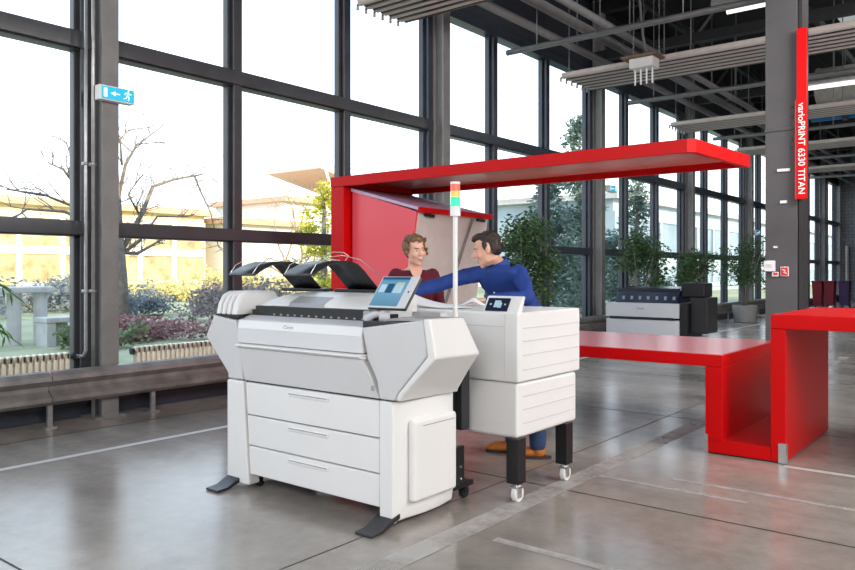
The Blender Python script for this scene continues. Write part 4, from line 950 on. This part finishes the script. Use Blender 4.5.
t, sh, (c, F, Rr, U, Rm), (bf, br, bu) = person('smiling woman with pinned-up curly light brown hair and maroon V-neck top behind the printer', g, 'skin2', 'maroon', 'jeans', 'sole')
face_parts(t, c, F, Rr, U, Rm, 1.0, 'hair_b', True)
hm = MB(); rnd = random.Random(3)
E = lambda a, b, d, rad: hm.ell(c+Rr*a+F*b+U*d, rad, Rm, 16, 10)
E(0, -0.028, 0.058, (0.078, 0.090, 0.078)); E(0, -0.060, 0.005, (0.070, 0.055, 0.078))
for i in range(230):
    d = V((rnd.gauss(0, 1), rnd.gauss(0, 1), rnd.gauss(0, 1))).normalized()
    if d.z < -0.55 or (d.y > 0.30 and d.z < 0.62): continue
    q = rnd.uniform(0.013, 0.024)
    hm.ell(c+Rr*d.x*0.082+F*(d.y*0.098-0.018)+U*(d.z*0.086+0.048), (q, q, q), None, 8, 6)
for s in (-1, 1):
    for i in range(12):
        hm.ell(c+Rr*s*(0.078+rnd.uniform(0, 0.014))+F*rnd.uniform(-0.03, 0.045)+U*rnd.uniform(-0.03, 0.085), (0.013, 0.013, 0.016), None, 8, 6)
for i in range(40):
    d = V((rnd.gauss(0, 1), rnd.gauss(0, 1), rnd.gauss(0, 1))).normalized()*0.042
    hm.ell(c-F*0.105+U*0.01+d, (0.017, 0.017, 0.017), None, 8, 6)
for i in range(14):
    hm.ell(c+Rr*rnd.uniform(-0.06, 0.06)+F*rnd.uniform(0.055, 0.085)+U*rnd.uniform(0.085, 0.110), (0.014, 0.014, 0.013), None, 8, 6)
remesh(hm, 'hair', 0.0055, 'hair_b', t, 2, lambda q, n_: q+n_*0.004*noise.noise(q*70))
nb = V(g['neck'])
# open V of skin at the neck line
vn = MB()
vn.loft([[nb+bf*0.052+br*0.052+UZ*0.0, nb+bf*0.052-br*0.052+UZ*0.0, B(0, 0.140, 1.295)], [nb+bf*0.100+br*0.050-UZ*0.03, nb+bf*0.100-br*0.050-UZ*0.03, B(0, 0.148, 1.292)]])
build(vn, 'neckline_skin', 'skin2', t, bevel=0.004)

# ------------------------------------------------------------------ second printer down the hall
t = thing('plotter_printer', (1.5, 13.3, 0), 'silver and black roll printer with navy sloped top standing before the ficus trees', 'printer')
xa, xb, ya, yb = 0.80, 2.18, 13.0, 13.75
build(MB().box(xa, xb-0.02, ya, yb, 0.58, 0.84), 'upper_front', 'silver', t, bevel=0.015)
build(MB().box(xa, xb-0.02, ya+0.01, yb, 0.24, 0.545), 'lower_drawer', 'silver', t, bevel=0.012)
build(MB().box(xa+0.08, xb-0.12, ya-0.003, yb-0.1, 0.545, 0.59), 'paper_slot', 'black', t)
build(MB().box(xb-0.018, xb+0.12, ya+0.02, yb+0.05, 0.24, 0.84), 'side_cabinet', 'black', t, bevel=0.015)
build(MB().box(xb+0.12, xb+0.42, ya+0.15, yb-0.05, 0.33, 0.95), 'finisher_box', 'dark', t, bevel=0.02)
build(MB().box(xb-0.05, xb+0.36, ya+0.18, yb-0.15, 0.955, 1.20), 'rear_stacker', 'black', t, bevel=0.02)
top = build(MB().prism([(ya+0.04, 0.842), (ya+0.14, 1.02), (ya+0.14, 1.055), (yb-0.1, 1.13), (yb-0.05, 0.842)], 'x', xa+0.16, xb-0.06), 'sloped_cover', 'navy', t, bevel=0.01)
for i in range(7): build(MB().box(xa+0.30+0.155*i, xa+0.34+0.155*i, ya+0.055, ya+0.10, 0.90, 0.96), 'cover_rib', 'greyp', top)
build(MB().box(xa+0.15, xb-0.05, ya+0.13, ya+0.16, 1.055, 1.10), 'cover_bar', 'dark', top)
tx = place(text_mb('Canon', 0.05, 0.001), (xa+0.66, ya-0.003, 0.74), (1, 0, 0), (0, 0, 1), (0, -1, 0)); build(tx, 'logo', 'dark', t)
for x in (xa+0.12, xb-0.1): build(MB().box(x-0.04, x+0.04, ya+0.1, yb-0.05, 0.09, 0.24), 'stand_leg', 'black', t)
for x in (xa+0.12, xb-0.1):
    for y in (ya+0.12, yb-0.1): caster(t, x, y, 0.04, ztop=0.10)

# ------------------------------------------------------------------ plants indoors
def leaf_cloud(mb, centres, n, size, rnd, aspect=0.45, droop=0.3):
    for i in range(n):
        c, rad = centres[rnd.randrange(len(centres))]
        d = V((rnd.gauss(0, 1), rnd.gauss(0, 1), rnd.gauss(0, 1))).normalized()*(rnd.random()**0.45)
        p = V(c)+V((d.x*rad[0], d.y*rad[1], d.z*rad[2]))
        a = V((rnd.gauss(0, 1), rnd.gauss(0, 1), rnd.gauss(0, 0.6)-droop)).normalized(); b = a.cross(V((rnd.gauss(0, 1), rnd.gauss(0, 1), rnd.gauss(0, 1)))).normalized()
        L = size*rnd.uniform(0.6, 1.3)
        mb.add([p, p+a*L*0.5+b*L*aspect*0.5, p+a*L, p+a*L*0.5-b*L*aspect*0.5], [(0, 1, 2, 3)])
def ficus(x, y, h, r, lab, seed, n=2600, low=0.8, ls=0.085):
    rnd = random.Random(seed)
    t = thing('potted_ficus', (x, y, 0), lab, 'potted plant', 'ficus trees in pots along the windows')
    build(MB().lathe((x, y, 0), [(0.24, 0.0), (0.27, 0.02), (0.33, 0.44), (0.33, 0.47), (0.29, 0.47), (0.28, 0.42)], 28), 'pot', 'terra', t, smooth=False)
    build(MB().cyl((x, y, 0.40), 0.285, 0.015, 24), 'soil', 'soil', t)
    tr = MB()
    for k in range(5):
        a = 2*PI*k/5+rnd.random(); tr.tube([(x+0.05*math.cos(a), y+0.05*math.sin(a), 0.41), (x+0.10*math.cos(a+0.6), y+0.10*math.sin(a+0.6), low), (x+r*0.6*math.cos(a+0.9), y+r*0.6*math.sin(a+0.9), h*0.8)], [0.025, 0.02, 0.008], 6)
    build(tr, 'trunk', 'bark', t, smooth=True)
    cs = []
    for k in range(16):
        a = rnd.random()*2*PI; q = rnd.random()**0.5*r*0.72; z = low+0.18+(h-low-0.35)*rnd.random()
        cs.append(((x+q*math.cos(a), y+q*math.sin(a), z), (r*0.42, r*0.42, r*0.38)))
    mb = MB(); leaf_cloud(mb, cs, n, ls, rnd); build(mb, 'foliage', 'ficus', t)
ficus(0.70, 10.3, 2.30, 0.66, 'bushy ficus in a pot right behind the man in blue', 11, 3600, 0.62)
ficus(0.72, 14.75, 2.22, 0.62, 'round-headed potted ficus rising over the middle of the silver printer', 12, 2600, 0.95)
ficus(0.72, 17.8, 2.02, 0.58, 'lower potted ficus behind the black end of the silver printer', 13, 2300, 0.9)
ficus(0.72, 21.9, 2.42, 0.74, 'potted ficus in a visible grey pot beside the grey pillar', 14, 2600, 0.85)
t = thing('potted_palm', (0.72, 2.02, 0), 'potted palm whose arching green fronds enter at the photo edge by the radiator', 'potted plant')
x, y = 0.72, 2.02
build(MB().lathe((x, y, 0), [(0.17, 0), (0.22, 0.38), (0.22, 0.40), (0.19, 0.40), (0.18, 0.36)], 24), 'pot', 'terra', t); build(MB().cyl((x, y, 0.35), 0.19, 0.015, 20), 'soil', 'soil', t)
rnd = random.Random(5)
for k in range(11):
    a = math.radians((95, 60, 130, 20, 160, 200, 240, 290, 330, 80, 110)[k]); L = (0.62, 0.5, 0.55, 0.5, 0.5, 0.5, 0.5, 0.5, 0.5, 0.4, 0.7)[k]; H = (1.40, 1.15, 1.2, 1.3, 1.2, 1.3, 1.2, 1.1, 1.3, 1.55, 1.05)[k]
    st = [V((x+math.cos(a)*L*q, y+math.sin(a)*L*q, 0.38+(H-0.38)*math.sin(min(1, q*1.25)*PI*0.5)-0.45*max(0, q-0.55)**1.3)) for q in [i/10 for i in range(11)]]
    mb = MB(); mb.tube(st, [0.007]*11, 5)
    sd = V((-math.sin(a), math.cos(a), 0))
    for i in range(4, 11):
        for s in (-1, 1):
            tip = st[i]+sd*s*0.13+(st[i]-st[i-1]).normalized()*0.10-UZ*0.07; md = (st[i]+tip)/2+UZ*0.01; wv = (st[i]-st[i-1]).normalized()*0.014
            mb.add([st[i], md+wv, tip, md-wv], [(0, 1, 2, 3)])
    build(mb, 'frond', 'palm', t)

# ------------------------------------------------------------------ outside
build(MB().box(-140, -0.46, -60, 190, -0.3, -0.03), 'ground_lawn', 'lawn', kind='structure')
build(MB().box(-1.7, -0.47, -8, 60, -0.03, -0.005), 'path_outside', 'conc', kind='structure')
def bush(x, y, rx, ry, h, m, n, size, lab, seed, z0=-0.05, cat='bush', group='shrubs in the garden'):
    rnd = random.Random(seed); cs = []
    for k in range(12):
        q = (rnd.uniform(-0.75, 0.75), rnd.uniform(-0.75, 0.75)); hh = h*rnd.uniform(0.28, 0.62)
        cs.append(((x+q[0]*rx, y+q[1]*ry, z0+hh*0.85), (rx*0.42, ry*0.42, hh*0.85)))
    mb = MB(); leaf_cloud(mb, cs, n, size, rnd, 0.5, -0.2)
    t = thing('garden_bush', (x, y, z0), lab, cat, group)
    st = MB()
    for k in range(7):
        a = rnd.random()*2*PI; st.tube([(x, y, z0), (x+rx*0.5*math.cos(a), y+ry*0.5*math.sin(a), z0+h*0.7)], [0.03, 0.01], 5)
    build(st, 'stems', 'bark', t); build(mb, 'foliage', m, t)
bush(-7.6, 9.2, 1.4, 1.15, 0.55, 'bush_red', 2600, 0.12, 'low reddish shrub bed seen just above the second radiator', 21)
bush(-7.9, 11.8, 1.4, 1.2, 0.62, 'bush_red', 2000, 0.12, 'reddish shrub bed close to the ribbed white end of the printer', 22)
bush(-6.7, 7.35, 0.7, 0.65, 0.55, 'bush_green', 900, 0.14, 'small green shrub at the foot of the stone table', 23)
bush(-15.9, 13.2, 1.2, 1.3, 1.15, 'bush_grey', 2200, 0.16, 'grey-blue rounded shrub beyond the lawn beside the bare tree trunk', 24)
bush(-15.0, 16.6, 1.3, 1.6, 1.20, 'bush_brown', 2200, 0.16, 'brown bare hedge clump behind the ribbed end of the printer', 25)
bush(-11.0, 14.2, 1.6, 1.6, 1.35, 'bush_brown', 3000, 0.14, 'twiggy brown shrub directly above the white ribbed cover', 26)
bush(-20, 12.2, 2.0, 2.6, 1.35, 'bush_grey', 2200, 0.2, 'dull grey-green hedge clump between the stone table and the steel column', 27)
bush(-18, 9.0, 2.0, 2.6, 1.2, 'bush_grey', 2200, 0.2, 'grey-green hedge clump behind the stone table', 28)
bush(-10.5, 19.3, 1.4, 1.3, 1.3, 'bush_brown', 2200, 0.15, 'brown shrub seen under the arch of the first dark tray', 29)
for i, (x, y, h) in enumerate(((-26, 12.5, 1.3), (-26.5, 17.5, 1.5), (-26.5, 21.8, 1.3), (-27, 26.2, 1.9), (-27, 31, 2.0), (-25, 38, 2.4))):
    bush(x, y, 1.8, 2.3, h, 'bush_yel', 1800, 0.24, ['sunlit yellow shrub behind the stone table before the ochre building', 'sunlit yellow shrub just past the bare tree trunk before the ochre building', 'sunlit yellow shrub in front of the middle windows of the ochre building', 'sunlit yellow shrub near the white end of the ochre building', 'sunlit yellow shrub behind the arched tray wires', 'sunlit yellow shrub beside the red portal wall'][i], 40+i)

def bare_tree(x, y, h, lab, seed, m='bark', spread=0.75, depth=5, r0=0.16, z0=-0.05, first=0.32, lean=(0, 0)):
    rnd = random.Random(seed); mb = MB()
    def br(p, d, L, r, k):
        q = p; pts = [p]; dd = d
        for i in range(3):
            dd = (dd+V((rnd.gauss(0, 0.16), rnd.gauss(0, 0.16), rnd.gauss(0.03, 0.10)))).normalized(); q = q+dd*L/3; pts.append(q)
        mb.tube(pts, [r, r*0.88, r*0.78, r*0.62], 6 if k > 2 else 4, cap=False)
        if k == 0: return
        for i in range(rnd.choice((2, 3)) if k > 1 else 3):
            a = rnd.random()*2*PI; s = spread*rnd.uniform(0.6, 1.25)
            ax = dd.cross(V((math.cos(a), math.sin(a), 0.3))).normalized()
            br(pts[rnd.choice((2, 3, 3))], (dd*math.cos(s)+ax*math.sin(s)+UZ*0.06).normalized(), L*rnd.uniform(0.62, 0.85), r*0.56, k-1)
    t = thing('bare_tree', (x, y, z0), lab, 'tree', 'trees in the garden')
    br(V((x, y, z0)), V((lean[0], lean[1], 1)).normalized(), h*first, r0, depth)
    build(mb, 'trunk_and_branches', m, t, smooth=True)
def limbed_tree(x, limbs, lab, seed):
    rnd = random.Random(seed); mb = MB()
    def twig(p, d, L, r, k):
        q = V(p); pts = [q.copy()]; dd = V(d).normalized()
        for i in range(3):
            dd = (dd+V((rnd.gauss(0, 0.25), rnd.gauss(0, 0.22), rnd.gauss(0.06, 0.2)))).normalized(); q = q+dd*L/3; pts.append(q.copy())
        mb.tube(pts, [r, r*0.8, r*0.6, r*0.4], 4, cap=False)
        if k:
            for i in range(2): twig(pts[rnd.choice((1, 2, 3))], dd+V((rnd.gauss(0, 0.6), rnd.gauss(0, 0.7), rnd.gauss(0.1, 0.6))), L*0.65, r*0.6, k-1)
    for pts, r0, r1 in limbs:
        n = len(pts); dx = rnd.uniform(-0.5, 0.5)
        P = [V((x+dx*i/(n-1), y, z)) for i, (y, z) in enumerate(pts)]
        mb.tube(P, [r0+(r1-r0)*i/(n-1) for i in range(n)], 7)
        if r0 > 0.12: continue
        for i in range(1, n):
            for k in range(3):
                u = rnd.random(); p = P[i-1].lerp(P[i], u); d = (P[i]-P[i-1]).normalized()
                twig(p, d*0.6+V((rnd.gauss(0, 0.5), rnd.gauss(0, 0.6), rnd.gauss(0.35, 0.5))), rnd.uniform(0.35, 0.75), 0.016, 2)
    t = thing('bare_tree', (x, limbs[0][0][0][0], -0.05), lab, 'tree', 'trees in the garden')
    build(mb, 'trunk_and_branches', 'bark', t, smooth=True)
limbed_tree(-9.8, [([(9.55, -0.05), (9.5, 1.2), (9.42, 2.14), (9.37, 3.07), (9.27, 4.22), (9.32, 4.9), (9.2, 5.5)], 0.17, 0.015),
    ([(9.46, 1.8), (9.98, 2.75), (10.25, 3.45), (10.79, 3.67), (11.57, 3.87)], 0.07, 0.02), ([(9.5, 1.8), (9.98, 2.11), (10.52, 2.76), (11.42, 2.81)], 0.05, 0.015),
    ([(9.38, 2.9), (9.52, 3.9), (9.7, 4.35), (10.3, 4.89)], 0.05, 0.012), ([(9.52, 3.9), (9.4, 4.47), (9.6, 4.78)], 0.03, 0.01), ([(9.37, 2.6), (8.47, 3.18), (8.07, 3.63), (7.74, 3.71)], 0.05, 0.014),
    ([(8.52, 3.23), (8.36, 3.77), (8.2, 4.31)], 0.025, 0.01), ([(9.38, 2.5), (8.4, 2.82), (7.64, 3.05), (6.86, 3.09)], 0.045, 0.014), ([(9.40, 2.35), (8.07, 2.71), (7.22, 2.7), (6.82, 2.43)], 0.045, 0.014),
    ([(9.5, 1.85), (9.85, 1.82), (10.14, 2.02), (10.52, 2.25)], 0.05, 0.02), ([(11.5, 3.84), (11.78, 3.5), (12.21, 2.96), (12.53, 2.24)], 0.03, 0.01), ([(9.98, 2.75), (9.6, 3.2), (9.78, 3.57)], 0.03, 0.01)],
    'large bare tree whose trunk stands just behind the steel column', 5)
bare_tree(-17, 20.5, 6.5, 'slender sunlit bare tree right of the bare trunk, before the white building end', 8, 'bark_l', 0.6, 5, 0.09, first=0.34)
bare_tree(-19, 29.0, 9.5, 'fine-branched bare tree far off, above the canopy behind the window bars', 15, 'bark_l', 0.55, 6, 0.13, first=0.30)
bare_tree(-20, 33.8, 10.0, 'pale bare tree far off beside the traffic-light pole of the printer', 17, 'bark_l', 0.55, 6, 0.13, first=0.30)
bare_tree(-22, 26, 6.0, 'small bare tree in front of the slanted roof', 19, 'bark_l', 0.6, 5, 0.09, first=0.33)

def leafy_tree(x, y, h, r, m, n, size, lab, seed, conic=True, low=0.1):
    rnd = random.Random(seed); cs = []
    for k in range(60):
        z = rnd.random()**(1.3 if conic else 0.8); rr = r*((1-z)*0.95+0.06 if conic else math.sin(PI*(0.12+0.86*z)))
        a = rnd.random()*2*PI; q = rr*math.sqrt(rnd.random())
        cs.append(((x+q*math.cos(a), y+q*math.sin(a), h*(low+(1-low)*z)*0.97), (r*0.26, r*0.26, r*0.24)))
    t = thing('evergreen_tree' if conic else 'leafy_tree', (x, y, -0.05), lab, 'tree', 'trees in the garden')
    build(MB().tube([(x, y, -0.05), (x, y, h*0.9)], [0.16, 0.03], 8), 'trunk', 'bark', t)
    mb = MB(); leaf_cloud(mb, cs, n, size, rnd, 0.4, 0.2); build(mb, 'foliage', m, t)
leafy_tree(-7.2, 27.5, 7.6, 1.7, 'pine', 5200, 0.24, 'tall blue-green evergreen beyond the glass above the canopy and behind the big ficus', 31)
leafy_tree(-5.0, 21.2, 4.4, 1.5, 'pine', 4200, 0.20, 'dusty green evergreen shrub tree close to the glass behind the man', 32)
leafy_tree(-6.5, 31.5, 5.6, 1.5, 'pine', 3600, 0.22, 'dark evergreen seen left of the round-headed ficus', 33)
leafy_tree(-4.4, 24.6, 2.6, 1.6, 'pine', 3200, 0.18, 'low blue-green conifer hedge beneath the exit sign under the canopy', 34)
leafy_tree(-10.5, 16.7, 4.3, 0.95, 'yellow', 2600, 0.16, 'bright yellow-green leafy tree touching the edge of the red portal', 35, False)
leafy_tree(-30, 38.5, 7.6, 1.5, 'pine', 1500, 0.34, 'distant dark conifer above the yellow tree', 36)

t = thing('stone_table', (-8.6, 6.6, -0.05), 'pale stone garden table on round legs seen through the window near the palm', 'garden table')
build(MB().box(-9.1, -8.3, 5.6, 7.25, 0.98, 1.10), 'table_slab', 'conc', t, bevel=0.02)
for x, y in ((-8.5, 6.55), (-8.5, 7.05), (-8.55, 5.9)): build(MB().cyl((x, y, -0.05), 0.13, 1.03, 14), 'table_leg', 'conc', t)
t = thing('stone_block', (-7.9, 7.1, -0.05), 'low hollow pale stone block in front of the stone garden table', 'stone block')
build(MB().box(-8.1, -7.6, 6.75, 7.35, 0.42, 0.52), 'top_slab', 'conc', t, bevel=0.015); build(MB().box(-8.08, -7.62, 6.77, 6.95, -0.05, 0.42).box(-8.08, -7.95, 6.95, 7.33, -0.05, 0.42), 'block_side', 'conc', t, bevel=0.01)

def building(name, lab, x, y0, y1, h, wm, roofm, cols, rows, depth=8, win=True, pm='pane_d', fm='facade_w', wz=None, fw=0.22):
    t = thing(name, (x, (y0+y1)/2, -0.05), lab, 'building', 'buildings beyond the garden')
    build(MB().box(x-depth, x, y0, y1, -0.05, h), 'wall', wm, t)
    build(MB().box(x-depth-0.2, x+0.45, y0-0.4, y1+0.4, h, h+0.35), 'roof', roofm, t)
    if win:
        w = (y1-y0)/cols
        for i in range(cols):
            a, b = y0+w*i, y0+w*(i+1)
            for z0, z1 in (wz or [(0.7+(h-1.1)*j/rows, 0.7+(h-1.1)*(j+1)/rows) for j in range(rows)]):
                fr = MB().box(x, x+0.12, a, a+fw, z0, z1).box(x, x+0.12, b-fw*0.2, b-0.001, z0, z1).box(x, x+0.118, a+fw, b-fw*0.2, z0, z0+fw*0.8).box(x, x+0.118, a+fw, b-fw*0.2, z1-fw, z1-0.001)
                f_ = build(fr, 'window', fm, t); build(MB().box(x, x+0.03, a+fw, b-fw*0.2, z0+fw*0.8, z1-fw), 'pane', pm, f_)
    return t
building('garden_building', 'low sunlit ochre building with white window grid across the garden', -32, 8, 27.4, 4.7, 'facade', 'roof', 9, 2)
building('white_building', 'sunlit white building end wall beyond the bare trees', -31, 28.4, 34.3, 4.3, 'facade_w', 'roof', 2, 1, win=False)
building('flat_building', 'pale low building with long flat roof beyond the yellow tree and the canopy', -34, 35.5, 78, 6.3, 'facade_w', 'roof', 14, 1, wz=[(2.3, 4.2)], pm='facade')
t = building('office_building', 'pale blue-grey office block seen through the far windows behind the ficus trees', -12, 41, 110, 5.6, 'bglass', 'conc', 20, 2, wz=[(0.3, 1.9), (2.4, 4.9)], pm='bglass2', fm='bglass', fw=0.35)
# slanted roof with white trusses
t = thing('canopy_roof', (-36, 42, 0), 'brown slanted roof on white steel lattice far beyond the garden', 'roof shelter', 'buildings beyond the garden')
build(MB().loft([[(-40, 38.8, 9.0), (-34, 38.8, 9.0), (-34, 47, 7.4), (-40, 47, 7.4)], [(-40, 38.8, 9.3), (-34, 38.8, 9.3), (-34, 47, 7.7), (-40, 47, 7.7)]]), 'roof_slab', 'roof2', t)
mb = MB()
for i in range(6): mb.tube([(-33.9, 39.2+1.3*i, 9.1-0.27*i), (-33.9, 40.2+1.3*i, 6.6)], 0.10, 6)
mb.box(-34, -33.8, 37.5, 47.5, 6.4, 6.6)
build(mb, 'lattice', 'facade_w', t)
for y in (39.2, 46.5): build(MB().box(-34.1, -33.8, y-0.15, y+0.15, -0.05, 8.0), 'post', 'facade_w', t)

# ------------------------------------------------------------------ light
w = bpy.data.worlds.new('overcast_sky'); S.world = w; w.use_nodes = True
nt = w.node_tree; bg = nt.nodes['Background']
tc = nt.nodes.new('ShaderNodeTexCoord'); sx = nt.nodes.new('ShaderNodeSeparateXYZ'); rp = nt.nodes.new('ShaderNodeValToRGB')
nt.links.new(tc.outputs['Generated'], sx.inputs[0]); nt.links.new(sx.outputs['Z'], rp.inputs['Fac'])
rp.color_ramp.elements[0].position = 0.0; rp.color_ramp.elements[0].color = (0.95, 0.97, 1.0, 1)
rp.color_ramp.elements[1].position = 0.55; rp.color_ramp.elements[1].color = (0.62, 0.79, 1.0, 1)
nt.links.new(rp.outputs['Color'], bg.inputs['Color']); bg.inputs['Strength'].default_value = 2.5

def light(name, kind, loc, energy, rot=(0, 0, 0), size=1, sy=None, col=(1, 1, 1), **kw):
    l = bpy.data.lights.new(name, kind); l.energy = energy; l.color = col
    if kind == 'AREA':
        l.shape = 'RECTANGLE'; l.size = size; l.size_y = sy or size
    o = bpy.data.objects.new(name, l); C.objects.link(o); o.location = loc; o.rotation_euler = rot
    for k, v in kw.items(): setattr(l, k, v)
    return o
sd = V((-0.90, 0.18, -0.40)).normalized()
s = light('sun', 'SUN', (20, 0, 30), 7.0, sd.to_track_quat('-Z', 'Y').to_euler(), col=(1.0, 0.80, 0.50), angle=0.01)
def aim(loc, to): return (V(to)-V(loc)).normalized().to_track_quat('-Z', 'Y').to_euler()
light('fill_light', 'AREA', (9.5, -4.5, 4.3), 430, aim((9.5, -4.5, 4.3), (3.5, 4, 0.8)), 4, 2.5, (1.0, 0.97, 0.94))  # added fill behind the camera, no fixture stands there
light('fill_light', 'AREA', (11.5, 4.0, 4.3), 400, aim((11.5, 4.0, 4.3), (4, 6, 0.5)), 4, 3, (1.0, 0.97, 0.95))  # added side fill, brightens the red pieces and the table
light('hall_fill_light', 'AREA', (8.5, 18, 5.6), 600, (0, 0, 0), 6, 8, (1.0, 0.97, 0.94))  # added overhead fill for the deep hall, not a fitting
light('fill_light', 'AREA', (8.0, 6.5, 4.4), 260, aim((8.0, 6.5, 4.4), (1.5, 14, 0.9)), 2.5, 1.5, (1.0, 0.98, 0.96))  # added to brighten the front of the second printer
light('fill_light', 'AREA', (2.5, -4.0, 5.2), 190, aim((2.5, -4.0, 5.2), (3, 5, 0.8)), 3, 2, (0.95, 0.97, 1.0))  # added cool fill on the white printer's front

S.view_settings.view_transform = 'Standard'
S.view_settings.look = 'None'
S.view_settings.exposure = 0.0
